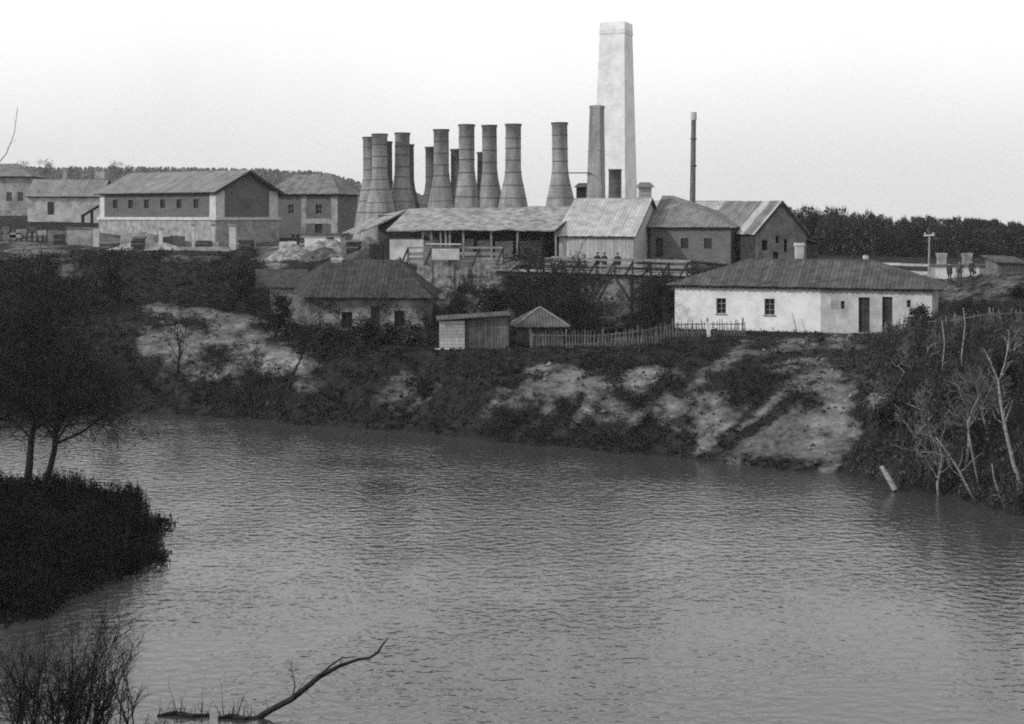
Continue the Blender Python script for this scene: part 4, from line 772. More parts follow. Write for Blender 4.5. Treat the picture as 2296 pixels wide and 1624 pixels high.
# whitewashed outbuildings
F = FR((PX(683, 152), 152, 10.3), R(-4)); zt = EYE - (527 - HY) / FP * 152 - 10.3
t = thing('white_outbuilding', F.p(2, 1.5, 0), 'low flat-roofed white outbuilding with one dark window below the hip-roofed brick house', 'shed')
q = MB(); wall_boxes(q, lambda mb, a, c, e, f: F.box(mb, a, c, 0, .3, e, f), .0, 3.9, -.8, zt, [(2.35, 3.2, .55, 1.2)]); F.box(q, 0, .3, .3, 3, -.8, zt); F.box(q, 3.6, 3.9, .3, 3, -.8, zt); F.box(q, .3, 3.6, 2.7, 3, -.8, zt); q.build('wall', M['white'], t)
window_part(t, F, 2.35, 3.2, 0, .55, 1.2, (1, 0)); q = MB(); F.box(q, -1.6, 4.3, -.3, 3.2, zt, zt + .14); q.build('roof', M['rdark'], t)
for s_ in (-1.4, -.9):
    q = MB(); F.box(q, s_, s_ + .3, -.1, .1, -.8, zt - .003); q.build('post', M['darkwood'], t)
block('lime_wall', 626, 664, 537, 150, .5, 'dirty', 'short pale wall stub next to the flat-roofed white outbuilding', 'wall', jag=.3)
block('lime_wall', 770, 850, 531, 146, .6, 'lime', 'long crumbling pale wall under the drooping shed roof', 'wall', jag=.45)
F = FR((PX(866, 132), 132, 9.6), R(-6)); zt = EYE - (536 - HY) / FP * 132 - 9.6
t = thing('white_pen', F.p(1.5, 1, 0), 'white-walled pen with a dark top rail beside the plank railing', 'pen')
q = MB(); F.box(q, .3, 3.5, 0, .3, -1.2, zt); q.build('wall', M['dirty'], t); q = MB(); F.box(q, -.2, 3.6, -.05, .35, zt + .003, zt + .1); q.build('top_rail', M['darkwood'], t); q = MB(); F.box(q, -.2, .25, -.05, .35, -1.2, zt); q.build('post', M['darkwood'], t)
q = MB(); F.box(q, -1.7, -.4, .3, 1.6, -.6, zt - .5); tag(q.build('dark_hutch', M['darkwood'], None, F.p(-1.5, 1, -.6)), 'dark wooden hutch beside the white-walled pen', 'hutch')

# lime waste and rubble
def heap(name, x, y, Y, rx, ry, h, m, label, seed):
    c = P(x, y, Y); q = MB(); vs = []; fs = []; nr, nk = 16, 56; z0 = lz(c.x, Y)
    for i in range(nr + 1):
        for k in range(nk):
            t = 2 * math.pi * k / nk; u = i / nr; X, Yy = c.x + rx * u * math.cos(t), Y + ry * u * math.sin(t)
            vs.append((X, Yy, lz(X, Yy) - .25 + (h + .25) * (1 - u ** 1.6) + 1.1 * h * fbm(np.array([X * 1.1 + seed]), np.array([Yy * 1.1]), 5, seed)[0] * (1 - u * u)))
    for i in range(nr):
        for k in range(nk): fs.append((i * nk + k, (i + 1) * nk + k, (i + 1) * nk + (k + 1) % nk, i * nk + (k + 1) % nk))
    q.add(vs, fs); return tag(q.build(name, M[m], None, (c.x, Y, z0)), label, 'heap')
heap('lime_heap', 650, 575, 140, 2.6, 2.2, 1.3, 'lime', 'pale tipped lime heap on the brow above the cottage', 1)
heap('lime_heap', 735, 552, 146, 3.4, 2.0, 1.0, 'lime', 'spreading pale heap before the flat-roofed white outbuilding', 2)
heap('spoil_mound', 715, 575, 139, 2.4, 1.6, .7, 'spoil', 'dark spoil mound on the brow beside the pale lime heap', 3)
heap('lime_heap', 330, 545, 148, 5, 2, .8, 'rubble', 'grey rubble heap along the brow below the long brick front', 4)
heap('spoil_mound', 820, 580, 134, 3.0, 2.0, .7, 'spoil', 'dark overgrown mound behind the cottage ridge', 5)

# ------------------------------------------------------------------ retaining wall, plank railing, road bridge on trestles
t = thing('retaining_wall', (PX(1040, 121.5), 121.5, 8), 'pale rough retaining wall below the plank railing', 'wall')
xs = np.linspace(936, 1165, 15)
for i in range(14):
    Y = 121.5; yb = 645 if i > 4 else 600 + i * 10; a, b_ = PX(xs[i], Y), PX(xs[i + 1], Y); zt = EYE - (588 + random.uniform(-1.5, 1.5) - HY) / FP * Y; zb = EYE - (yb + 40 - HY) / FP * Y
    q = MB(); o = random.uniform(-.06, .06); q.hexa([(a, Y - .5 + o, zb), (b_ + .0, Y - .5 + o, zb), (b_, Y + .5, zb), (a, Y + .5, zb)], [(a, Y - .1 + o, zt), (b_, Y - .1 + o, zt), (b_, Y + .5, zt), (a, Y + .5, zt)]); q.build('wall_block', M['lime'], t)
for x in (1052, 1058, 1020):
    q = MB(); q.bar(P(x, 640, 120.7), P(x - 1, 603, 120.9), .12, .12); q.build('buttress_post', M['darkwood'], t)
def railing(name, pts_top, zlow, label, post_every, m_rail, m_post, boards, brace=True, cat='railing'):
    t = thing(name, pts_top[0] - Vector((0, 0, zlow)), label, cat); a, b_ = pts_top; L_ = (b_ - a).length; d = (b_ - a).normalized(); k = int(round(L_ / post_every)); out = Vector((d.y, -d.x, 0)) * .45
    for i in range(k + 1):
        p = a + d * (L_ * i / k); q = MB(); q.bar(p + Vector((0, 0, -zlow)), p + Vector((0, 0, .04)), .14, .14); q.build('post', M[m_post], t)
        if brace: q = MB(); q.bar(p + out * 1.2 - d * .55 + Vector((0, 0, -zlow - .05)), p + Vector((0, -.1, -.08)), .11, .12); q.build('brace', M[m_post], t)
    for hh, w in boards:
        for i in range(k):
            p0, p1 = a + d * (L_ * i / k), a + d * (L_ * (i + 1) / k); q = MB(); j = Vector((0, 0, random.uniform(-.02, .02))); q.bar(p0 + Vector((0, -.09, -hh)) + j + d * .012, p1 + Vector((0, -.09, -hh)) - j - d * .012, .05, w); q.build('rail', M[m_rail], t)
    return t
railing('plank_railing', (P(915, 555, 121.8), P(1128, 555, 121.4)), 1.45, 'weathered plank railing on top of the pale retaining wall', 1.95, 'wood', 'darkwood', ((.02, .16), (.55, .3), (1.0, .28), (1.3, .2)))
t = thing('stacked_boards', P(998, 583, 120.9), 'pale stacked boards leaning inside the plank railing bay', 'boards')
for i in range(6):
    y = 560 + i * 4.2; q = MB(); q.bar(P(968, y, 120.95), P(1030, y, 120.85), .06, .14); q.build('board', M['palewood'], t)
q = MB(); q.bar(P(955, 547, 121.2), P(1034, 548, 121.2), .3, .12); q.build('top_board', M['palewood'], t)
B0, B1 = Vector((PX(1120, 121), 121, 9.15)), Vector((PX(1545, 117.5), 117.5, 8.85)); bd = (B1 - B0).normalized(); bo = Vector((bd.y, -bd.x, 0)).normalized(); LBr = (B1 - B0).length
br = thing('timber_bridge', (B0 + B1) / 2 + Vector((0, 0, -4.6)), 'dark timber road bridge on braced trestles across the gully', 'bridge')
k = 56
for i in range(k):
    p0 = B0 + bd * (LBr * i / k + .01); p1 = B0 + bd * (LBr * (i + 1) / k - .01); q = MB(); e = random.uniform(-.08, .08); z = Vector((0, 0, random.uniform(-.01, .01)))
    q.hexa([p0 + bo * (1.7 + e) + z, p1 + bo * (1.7 + e) + z, p1 - bo * 1.7 + z, p0 - bo * 1.7 + z], [v + Vector((0, 0, .09)) + z for v in (p0 + bo * (1.7 + e), p1 + bo * (1.7 + e), p1 - bo * 1.7, p0 - bo * 1.7)]); q.build('deck_plank', M['wood'], br)
for o in (1.4, 0, -1.4):
    q = MB(); q.bar(B0 + bo * o + Vector((0, 0, -.2)), B1 + bo * o + Vector((0, 0, -.2)), .26, .36); q.build('girder', M['darkwood'], br)
for o in (1.5, -1.5):
    def bp_(x, y):                                       # print point on the plane of one truss
        t_ = (x - CX) / FP; c_ = B0 + bo * o; s_ = (t_ * c_.y - c_.x) / (bd.x - t_ * bd.y); p = c_ + bd * s_; p.z = EYE - (y - HY) / FP * p.y; return p
    for x in (1330, 1417, 1240, 1490):
        a = bp_(x, 600); a.z = 8.7; q = MB(); g_ = lz(a.x, a.y); q.bar((a.x, a.y, g_ - .3), a, .26, .26); q.build('trestle_post', M['darkwood'], br)
    for x0, y0, x1, y1 in ((1334, 690, 1372, 617), (1414, 675, 1376, 617), (1334, 720, 1414, 720), (1244, 690, 1284, 615), (1326, 660, 1290, 615), (1422, 665, 1452, 618), (1486, 670, 1458, 618)):
        q = MB(); q.bar(bp_(x0, y0), bp_(x1, y1), .2, .2); q.build('brace', M['darkwood'], br)
ra_, rb2 = B0 + bd * 4.2 + bo * 1.62, B1 + bo * 1.62
railing('bridge_railing', (ra_ + Vector((0, 0, 1.22)), rb2 + Vector((0, 0, 1.2))), 1.15, 'braced timber railing with pale top rail along the near side of the bridge', 1.5, 'wood', 'darkwood', ((.02, .15), (.5, .13), (.85, .12)))
railing('bridge_railing', (ra_ - bo * 3.24 + Vector((0, 0, 1.22)), rb2 - bo * 3.24 + Vector((0, 0, 1.2))), 1.15, 'plain timber railing along the far side of the bridge, behind the men', 1.5, 'wood', 'darkwood', ((.02, .12), (.5, .12)), brace=False)

# ------------------------------------------------------------------ wall, fence, pole and gateposts behind the white house
t = thing('boundary_wall', (PX(2165, 125), 125, lz(PX(2165, 125), 125)), 'low whitewashed wall with dark coping behind the standing men', 'wall')
for i, (x0, x1, m) in enumerate(((2084, 2128, 'white'), (2128, 2196, 'white'), (2196, 2246, 'plaster'))):
    a, b_ = PX(x0, 125), PX(x1, 125) - .004; zt = P(x0, 597, 125).z; q = MB(); q.hexa([(a, 125, 7.6), (b_, 125, 7.6), (b_, 125.4, 7.6), (a, 125.4, 7.6)], [(a, 125, zt), (b_, 125, zt), (b_, 125.4, zt), (a, 125.4, zt)]); q.build('wall_panel', M[m], t)
    q = MB(); q.hexa([(a - .0, 124.85, zt + .002), (b_, 124.85, zt + .002), (b_, 125.55, zt + .002), (a, 125.55, zt + .002)], [(a, 124.85, zt + .16), (b_, 124.85, zt + .16), (b_, 125.55, zt + .16), (a, 125.55, zt + .16)]); q.build('coping', M['rmid'], t)
railing('rail_fence', (P(1850, 586, 126), P(2080, 595, 124.8)), 1.5, 'pale rail fence joining the low white wall behind the hip roof', 2.2, 'palewood', 'darkwood', ((.02, .22), (.72, .32), (1.15, .2)), brace=False, cat='fence')
t = thing('telegraph_pole', (PX(2082, 123.8), 123.8, lz(PX(2082, 123.8), 123.8)), 'thin pole with a short crossbar standing by the rail fence', 'pole')
a = P(2084, 527, 123.8); q = MB(); q.tube([(PX(2082, 123.8), 123.8, lz(PX(2082, 123.8), 123.8) - .3), a], [.1, .06], 8); q.build('pole', M['wood'], t); q = MB(); q.bar(a + Vector((-.5, 0, -.05)), a + Vector((.45, 0, 0)), .1, .14); q.build('crossbar', M['palewood'], t)
for k in (-.38, .32): q = MB(); q.lathe((a.x + k, a.y, a.z + .05), [(.0, 0), (.05, 0), (.06, .08), (.02, .16)], 8); q.build('insulator', M['white'], t)
for x, lab in ((2111, 'pale stone gatepost with flared top, nearer the thin pole'), (2168, 'pale stone gatepost with flared top, behind the middle and third standing men')):
    Y = 131; z0 = lz(PX(x, Y), Y); zt = P(x, 568, Y).z; q = MB(); c = (PX(x, Y), Y, 0); w = .42
    t = thing('gatepost', (c[0], Y, z0), lab, 'gatepost')
    def sqr(r, z): return [(c[0] - r, Y - r, z), (c[0] + r, Y - r, z), (c[0] + r, Y + r, z), (c[0] - r, Y + r, z)]
    q.hexa(sqr(w, z0 - .3), sqr(w * .82, zt - .55)); q.build('shaft', M['plaster'], t); q = MB(); q.hexa(sqr(w * .84, zt - .548), sqr(w * 1.06, zt)); q.build('flared_cap', M['plaster'], t)
F = FR((PX(2236, 122.5), 122.5, lz(PX(2240, 122), 122)), R(10)); t = thing('turf_hut', F.p(1.2, 1, 0), 'small low hut with dark mono-pitch roof at the end of the low white wall', 'hut')
q = MB(); F.box(q, 0, 2.6, 0, 2, -.3, 1.3); q.build('walls', M['oldwood'], t); q = MB(); q.hexa([F.p(-.3, -.3, 1.15), F.p(2.9, -.3, 1.0), F.p(2.9, 2.3, 1.5), F.p(-.3, 2.3, 1.65)], [F.p(-.3, -.3, 1.27), F.p(2.9, -.3, 1.12), F.p(2.9, 2.3, 1.62), F.p(-.3, 2.3, 1.77)]); q.build('roof', M['rdark'], t)

# ------------------------------------------------------------------ people
def person(loc, hgt, rot, label, pose, coat='cloth', hat=True, bag=False):
    """One skinned body from a posed skeleton; cap and coat skirt are children."""
    k = hgt / 1.72; t = thing('person', loc, label, 'person'); V = []; Ed = []; Rd = []
    def v(x, y, z, r, par=None):
        V.append((x * k, y * k, z * k)); Rd.append(r * k); i = len(V) - 1
        if par is not None: Ed.append((par, i))
        return i
    pel = v(0, 0, .93, .15); wai = v(0, .0, 1.08, .135, pel); che = v(0, -.01, 1.27, .165, wai); nek = v(0, 0, 1.45, .065, che); hd = v(0, -.015, 1.56, .088, nek); v(0, -.02, 1.66, .075, hd); v(0, -.115, 1.575, .018, hd)
    for s_ in (-1, 1):
        sh_ = v(.17 * s_, 0, 1.39, .075, che); ax, ay = pose['arm']; el = v((.25 + ax) * s_, .03 + ay * .3, 1.12, .05, sh_); wr = v((.26 + ax * .3) * s_, -.02 + ay, .90 + pose.get('lift', 0), .036, el); pa = v((.26 + ax * .2) * s_, -.04 + ay * 1.1, .82 + pose.get('lift', 0), .038, wr)
        for f in range(4): v((.245 + ax * .2 + .012 * f) * s_, -.07 + .028 * f + ay * 1.1, .735 + .006 * abs(f - 1) + pose.get('lift', 0), .010, pa)
        v((.22 + ax * .2) * s_, -.09 + ay * 1.1, .79 + pose.get('lift', 0), .011, pa)
        st_ = pose['step'] * s_; hip = v(.09 * s_, 0, .86, .10, pel); kn = v(.10 * s_, -.02 - st_ * .5, .48, .066, hip); an_ = v(.105 * s_, .02 - st_, .09, .045, kn); v(.12 * s_, -.13 - st_, .045, .04, an_)
    me = bpy.data.meshes.new('body'); me.from_pydata(V, Ed, []); ob = link_mesh('body', me, M[coat], t)
    sk = ob.modifiers.new('Skin', 'SKIN'); sk.use_smooth_shade = True
    for i, r in enumerate(Rd): me.skin_vertices[0].data[i].radius = (r, r * (.8 if i in (1, 2) else 1))
    me.skin_vertices[0].data[0].use_root = True
    ob.modifiers.new('Subdivision', 'SUBSURF').levels = 1; ob.modifiers['Subdivision'].render_levels = 1
    base = BASE[t.name]; w3 = lambda p: base + Vector(p) * k
    q = MB(); q.lathe(w3((0, -.018, 0)), [(.082 * k, 1.50 * k), (.096 * k, 1.56 * k), (.09 * k, 1.63 * k), (.05 * k, 1.70 * k)], 12); fo = q.build('face', M['skin'], t)
    if hat:
        q = MB(); q.lathe(w3((0, -.01, 0)), [(.11 * k, 1.625 * k), (.135 * k, 1.635 * k), (.12 * k, 1.70 * k), (.03 * k, 1.745 * k)], 12); q.build('cap', M['hair'], t); q = MB(); q.hexa([w3(p) for p in ((-.07, -.19, 1.615), (.07, -.19, 1.615), (.08, -.08, 1.63), (-.08, -.08, 1.63))], [w3(p) for p in ((-.07, -.19, 1.63), (.07, -.19, 1.63), (.08, -.08, 1.645), (-.08, -.08, 1.645))]); q.build('cap_peak', M['hair'], t)
    q = MB(); q.lathe(w3((0, 0, 0)), [(.235 * k, .66 * k), (.205 * k, .85 * k), (.175 * k, 1.06 * k), (.19 * k, 1.22 * k), (.17 * k, 1.36 * k), (.07 * k, 1.45 * k)], 16); q.build('coat', M[coat], t)
    if bag: q = MB(); q.hexa([w3(p) for p in ((.22, -.2, .5), (.36, -.2, .5), (.36, .1, .5), (.22, .1, .5))], [w3(p) for p in ((.25, -.15, .74), (.33, -.15, .74), (.33, .05, .74), (.25, .05, .74))]); tag(q.build('carried_bag', M['hair'], None, t.location), 'dark bag held by the third standing man', 'bag')
    t.rotation_euler.z = rot
    return t
for x, Y, h, r, lab, ps, c, bg_ in ((2129, 119.5, 1.62, .3, 'man in dark clothes standing nearest the house corner before the white wall', dict(arm=(0, 0), step=.02), 'cloth', False), (2152, 120, 1.72, -.2, 'man in grey coat standing between two others before the white wall', dict(arm=(.03, -.05), step=.05), 'cloth2', False), (2179, 119, 1.66, 0, 'man in long dark coat with a bag, end of the group by the white wall', dict(arm=(.05, -.08), step=.12), 'cloth', True)):
    X = PX(x, Y); person((X, Y, lz(X, Y) - .02), h, r, lab, ps, c, True, bg_)
for x, lab, c, r in ((1339, 'man in dark cap at the bridge railing, first of three', 'cloth', .3), (1355, 'man at the bridge railing between two companions', 'cloth', -.3), (1385, 'broad-hatted man at the bridge railing, apart from the pair', 'cloth', 0)):
    t_ = (x - CX) / FP; c_ = B0 + bo * .75; s_ = (t_ * c_.y - c_.x) / (bd.x - t_ * bd.y); p = c_ + bd * s_; person((p.x, p.y, p.z + .1), 1.68, r, lab, dict(arm=(.06, -.22), step=.03, lift=.12), c)

# ------------------------------------------------------------------ growth: trees, shrubs, scrub
def grow(pts, rad, levels, rng, spread=.8, twig_len=1.6, up=.35, per=5, first=.35, droop=0.0, thick=.55):
    """Limbs and twigs from a trunk polyline. Returns lists of (polyline, radii) for wood and of thin twigs."""
    wood = [(pts, rad)]; twigs = []
    def sub(pl, rd, lev, n_):
        seg = np.array([tuple(p) for p in pl]); m = len(pl)
        for _ in range(n_):
            u = rng.uniform(first if lev == levels else .25, .98); f = u * (m - 1); i = min(int(f), m - 2); p = seg[i] + (seg[i + 1] - seg[i]) * (f - i); r = rd[i] + (rd[i + 1] - rd[i]) * (f - i)
            d = seg[i + 1] - seg[i]; d = d / (np.linalg.norm(d) + 1e-9); a = rng.normal(0, 1, 3); a -= d * a.dot(d); a /= np.linalg.norm(a) + 1e-9
            dr = d * rng.uniform(.4, .8) + a * spread + np.array([0, 0, up]); dr /= np.linalg.norm(dr); L_ = twig_len * (1.9 ** (lev - 1)) * rng.uniform(.6, 1.2) * (1.15 - .5 * u); kk = 5 if lev > 1 else 4
            q = [p]; 
            for j in range(1, kk): dr = dr + rng.normal(0, .22, 3) + np.array([0, 0, up * .12 - droop]); dr /= np.linalg.norm(dr); q.append(q[-1] + dr * L_ / (kk - 1))
            r0 = min(r * thick, .03 * L_); rr = [max(r0 * (1 - .8 * j / (kk - 1)), .004) for j in range(kk)]
            if lev > 1: wood.append((q, rr)); sub(q, rr, lev - 1, per)
            else: twigs.append((q, rr))
    sub(pts, rad, levels, per * 2)
    return wood, twigs
def ribbon_mesh(name, lines, wmin, rng):
    """Thin crossed ribbons along polylines, one mesh."""
    co = []; q = []; n_ = 0
    for pl, rd in lines:
        pl = np.asarray([tuple(p) for p in pl], float); m = len(pl); d = pl[-1] - pl[0]; d /= np.linalg.norm(d) + 1e-9
        a = np.cross(d, rng.normal(0, 1, 3)); a /= np.linalg.norm(a) + 1e-9; b_ = np.cross(d, a)
        for s_ in (a, b_):
            w = np.maximum(np.asarray(rd), wmin)[:, None] * s_; co.append(np.stack([pl - w, pl + w], 1).reshape(-1, 3)); i = np.arange(m - 1) * 2 + n_; q.append(np.stack([i, i + 1, i + 3, i + 2], 1)); n_ += 2 * m
    return quads_mesh(name, np.concatenate(co), np.concatenate(q))
def leaf_quads(cen, size, rng, elong=1.6):
    n_ = len(cen); a = rng.normal(0, 1, (n_, 3)); a /= np.linalg.norm(a, axis=1)[:, None]; b_ = np.cross(a, rng.normal(0, 1, (n_, 3))); b_ /= np.linalg.norm(b_, axis=1)[:, None] + 1e-9
    s_ = np.asarray(size)[:, None]; a = a * s_ * elong; b_ = b_ * s_
    co = np.stack([cen - a, cen + b_ * .6 - a * .1, cen + a, cen - b_ * .6 + a * .1], 1).reshape(-1, 3); return co, np.arange(4 * n_).reshape(n_, 4)
def tree(name, pts, rad, label, levels=2, seed=1, m='bark', tm='twig', leaves=0, leaf=.08, cat='tree', wmin=.008, sides=7, **kw):
    rng = np.random.default_rng(seed); wood, tw = grow(pts, rad, levels, rng, **kw); b0 = Vector(pts[0]); t = thing(name, b0, label, cat)
    q = MB()
    for i, (pl, rd) in enumerate(wood): q.tube(pl, rd, sides if i == 0 else 4)
    q.smooth = True; q.build('trunk', M[m], t)
    sh = [([np.asarray(tuple(p)) - np.asarray(tuple(b0)) for p in pl], rd) for pl, rd in tw]; me = ribbon_mesh('crown', sh, wmin, rng); cr = link_mesh('crown', me, M[tm], t)
    if leaves:
        ends = np.concatenate([np.asarray([tuple(p) for p in pl])[1:] for pl, rd in sh]); c_ = ends[rng.integers(0, len(ends), leaves)] + rng.normal(0, .16, (leaves, 3)); co, qq = leaf_quads(c_, rng.uniform(.5, 1.3, leaves) * leaf, rng); link_mesh('foliage', quads_mesh('foliage', co, qq), M['scrub'], t)
    return t
def line(ps, Y, dY=0.0): return [P(x, y, Y + dY * i) for i, (x, y) in enumerate(ps)]
# two trees on the headland
tree('bare_tree', line([(60, 1100), (66, 1040), (70, 985), (82, 930), (92, 880), (100, 820), (106, 760), (112, 700)], 65.5, .12), [.19, .17, .15, .13, .11, .09, .06, .03], 'dark forked bare tree on the headland, nearer the picture edge', 3, 11, per=9, spread=1.1, twig_len=1.25, up=.1, first=.25, wmin=.012, leaves=1600, leaf=.05)
tree('bare_tree', line([(98, 1095), (112, 1050), (122, 1010), (125, 960), (132, 910), (148, 850), (168, 790), (190, 730)], 66.5, .1), [.17, .15, .13, .12, .10, .08, .05, .03], 'dark leaning bare tree on the headland, beside the forked one', 3, 12, per=9, spread=1.15, twig_len=1.3, up=.08, first=.3, wmin=.012, leaves=1800, leaf=.05)
tree('bare_tree', line([(-70, 1110), (-60, 1000), (-35, 880), (-15, 790), (0, 700)], 63, .1), [.2, .17, .13, .08, .04], 'dark bare tree cut by the picture edge, twigs spreading over the bank', 3, 13, per=9, spread=1.1, twig_len=1.3, up=.1, first=.3, wmin=.012, leaves=1200, leaf=.05)
tree('bare_sapling', line([(-55, 1108), (-70, 800), (-40, 520), (-8, 372), (14, 345), (32, 300), (40, 240)], 64), [.06, .05, .035, .022, .018, .014, .008], 'thin tall sapling whose bent tip rises into the sky', 1, 14, per=2, spread=.8, twig_len=.6, first=.5, wmin=.006)
# birches and leaning stems on the bank beside the water
BI = [([(2308, 1125), (2290, 1090), (2272, 1040), (2256, 970), (2244, 905), (2238, 855), (2222, 815), (2208, 785)], 67.5, [.11, .10, .095, .085, .07, .055, .035, .02], 'stout pale birch with forked top leaning over the water'),
      ([(2238, 860), (2252, 820), (2260, 780), (2262, 740)], 67.6, [.045, .04, .03, .015], 'pale upright birch stem rising beside the forked birch'),
      ([(2193, 1138), (2165, 1085), (2145, 1045), (2120, 1010), (2098, 980)], 68.0, [.06, .055, .05, .035, .02], 'thin pale birch leaning from the waterline, lowest of the stems'),
      ([(2198, 1100), (2186, 1050), (2175, 990), (2168, 940)], 68.8, [.05, .045, .035, .02], 'thin pale birch standing between the two leaning birches'),
      ([(2262, 1145), (2240, 1110), (2228, 1070), (2224, 1040)], 67, [.045, .04, .03, .015], 'short pale stem at the waterline below the stout birch'),
      ([(2118, 900), (2112, 840), (2118, 770), (2112, 720)], 84, [.05, .045, .035, .02], 'thin pale sapling high on the bank below the broken fence'),
      ([(2160, 880), (2156, 800), (2164, 730), (2160, 690)], 85, [.05, .045, .035, .02], 'tall thin sapling before the broken picket fence')]
for i, (ps, Y, rd, lab) in enumerate(BI):
    pts = line(ps, Y)
    if i != 1:
        g_ = lz(pts[0].x, pts[0].y); pts[0].z = min(pts[0].z, max(g_, 0) - .1)
    else: pts[0] = Vector((pts[0].x, pts[0].y + .02, pts[0].z)); pts = [Vector((PX(2285, 68.4), 68.4, lz(PX(2285, 68.4), 68.4) - .1)), P(2252, 960, 68.2)] + pts; rd = [.06, .055] + rd
    tree('birch', pts, rd, lab, 2 if rd[0] > .055 else 1, 30 + i, 'birch', 'twig', per=5, spread=.9, twig_len=.7, first=.3, wmin=.008)
a = P(1976, 1046, 71.5); b_ = P(2004, 1092, 71.0); q = MB(); q.tube([b_ + Vector((.05, -.1, -.15)), (a + b_) / 2, a], [.15, .14, .11], 9); tag(q.build('leaning_log', M['birch'], None, b_), 'short pale broken trunk slanting down to the water', 'log')
# trees by the gully and cottage
tree('gully_tree', line([(650, 872), (652, 850), (664, 826), (676, 800), (684, 780)], 95), [.11, .10, .07, .05, .03], 'small dark forked tree against the pale earth patch', 2, 41, per=6, twig_len=.7, wmin=.010, leaves=300)
GT = [(640, 735, 655, 109, 'dark bushy tree before the cottage wing', 65), (870, 790, 735, 103, 'low dark bush under the cottage windows', 66), (1150, 900, 850, 92, 'dark bush on the bank below the plank shed', 67), (950, 900, 850, 93, 'dark bush on the bank below the cottage end', 68), (2010, 1010, 900, 76, 'leafy bush above the slanting broken trunk', 69), (2130, 960, 830, 76, 'tall leafy bush in the scrub behind the thin birches', 70), (2240, 920, 790, 75, 'tall leafy bush behind the stout birch', 71),
      (1190, 700, 545, 114, 'leafless bushy tree at the bridge end before the shed posts', 51), (1260, 735, 575, 112, 'dark tangled tree against the bridge girders', 52), (1465, 745, 620, 112, 'dark bushy tree in the gully beside the white house end', 53), (1110, 735, 640, 113, 'dark bushy tree below the retaining wall', 54), (1030, 720, 645, 114, 'dark bushy tree shading the cottage side wall', 55),
      (1300, 742, 640, 110, 'dark bushy tree under the bridge beside the braced trestle', 56), (550, 720, 600, 118, 'dark bushy tree beside the cottage wing', 57), (820, 830, 720, 101, 'dark bushy tree in front of the cottage door', 58), (720, 850, 740, 102, 'dark bushy tree at the cottage corner above the shore', 59), (920, 830, 740, 100, 'dark thin tree before the cottage end window', 60),
      (250, 760, 590, 118, 'dark bushy tree on the slope above the pale earth', 61), (120, 690, 575, 126, 'dark bushy tree high on the slope below the plank fence', 62), (2050, 770, 690, 98, 'bushy tree hiding the foot of the white house corner', 63), (2285, 705, 655, 104, 'loose bushy tree at the picture edge above the broken fence', 64)]
for x, yb, yt, Y, lab, sd in GT:
    X = PX(x, Y); z0 = lz(X, Y) - .1; zt = P(x, yt, Y).z; rr = np.random.default_rng(sd); pts = [Vector((X + rr.normal(0, .12) * i, Y + rr.normal(0, .12) * i, z0 + (zt - z0) * .78 * i / 4)) for i in range(5)]; h = zt - z0
    small = h < 3.2; tree('bushy_tree', pts, [.035 * h * f for f in (1, .8, .6, .4, .2)], lab, 2, sd, per=7, spread=1.0, twig_len=.17 * h + .2, up=.3, first=.12, wmin=.012, leaves=1500 if not small else 900, leaf=.085)
BT = [(838, 800, 672, 104.5, 'thin bare tree before the cottage door', 81), (705, 800, 668, 105, 'bare many-branched tree before the cottage corner', 82), (965, 800, 690, 104, 'bare tree between the cottage and the plank shed', 83), (1345, 760, 625, 107, 'bare tree in front of the braced trestle', 84), (1415, 755, 640, 106.5, 'slender bare tree beside the trestle, near the white house', 85),
      (1215, 750, 540, 108, 'tall bare tree rising before the bridge end', 86), (480, 870, 770, 101, 'spindly bare tree on the pale earth slope', 87), (2060, 1060, 880, 73, 'bare twiggy tree leaning out of the scrub near the broken trunk', 88), (2165, 1080, 850, 71, 'bare twiggy tree between the pale birches', 89), (1960, 960, 850, 79, 'bare twiggy tree at the edge of the pale gully', 90), (2275, 900, 740, 78, 'bare twiggy tree high above the stout birch', 93), (2105, 1120, 930, 70, 'spindly pale tree at the waterline behind the lowest birch', 94), (2020, 880, 770, 84, 'spindly tree in scrub below the ragged fence', 95), (2215, 1010, 840, 72, 'pale twiggy tree close behind the stout birch', 96), (2085, 840, 740, 87, 'spindly tree below the broken fence, nearer the house', 97), (1170, 740, 600, 110, 'bare tree leaning before the retaining wall end', 98), (1280, 760, 590, 107.5, 'bare tangled tree before the bridge, beside the tall one', 99), (748, 800, 685, 104, 'bare tree before the first arched window of the cottage', 101), (895, 800, 700, 103.5, 'bare tree before the second arched window of the cottage', 102), (618, 765, 640, 108, 'bare tree before the low cottage wing', 103), (1062, 730, 610, 109, 'bare tree under the plank railing', 104), (1005, 740, 630, 108, 'bare tree behind the plank shed, close to the cottage', 105),
      (1312, 745, 590, 109, 'bare tree masking the first trestle post', 106), (1455, 745, 590, 109, 'bare tree masking the last trestle post', 107), (1492, 745, 620, 108.5, 'bare tree touching the end of the white house', 108), (400, 800, 690, 104, 'bare tree standing on the pale slope near the headland trees', 109), (560, 880, 790, 99, 'bare low tree at the foot of the pale slope', 110)]
for x, yb, yt, Y, lab, sd in BT:
    X = PX(x, Y); z0 = lz(X, Y) - .1; h = P(x, yt, Y).z - z0; rr = np.random.default_rng(sd); pts = [Vector((X + rr.normal(0, .1) * i, Y + rr.normal(0, .1) * i, z0 + h * .85 * i / 5)) for i in range(6)]
    tree('bare_tree', pts, [.02 * h * f for f in (1, .85, .7, .5, .35, .2)], lab, 3, sd, 'birch' if x > 1900 else 'bark', 'paletwig' if x > 1900 else 'twig', per=5, spread=.85, twig_len=.11 * h + .1, up=.4, first=.15, wmin=.012, leaves=220, leaf=.05)
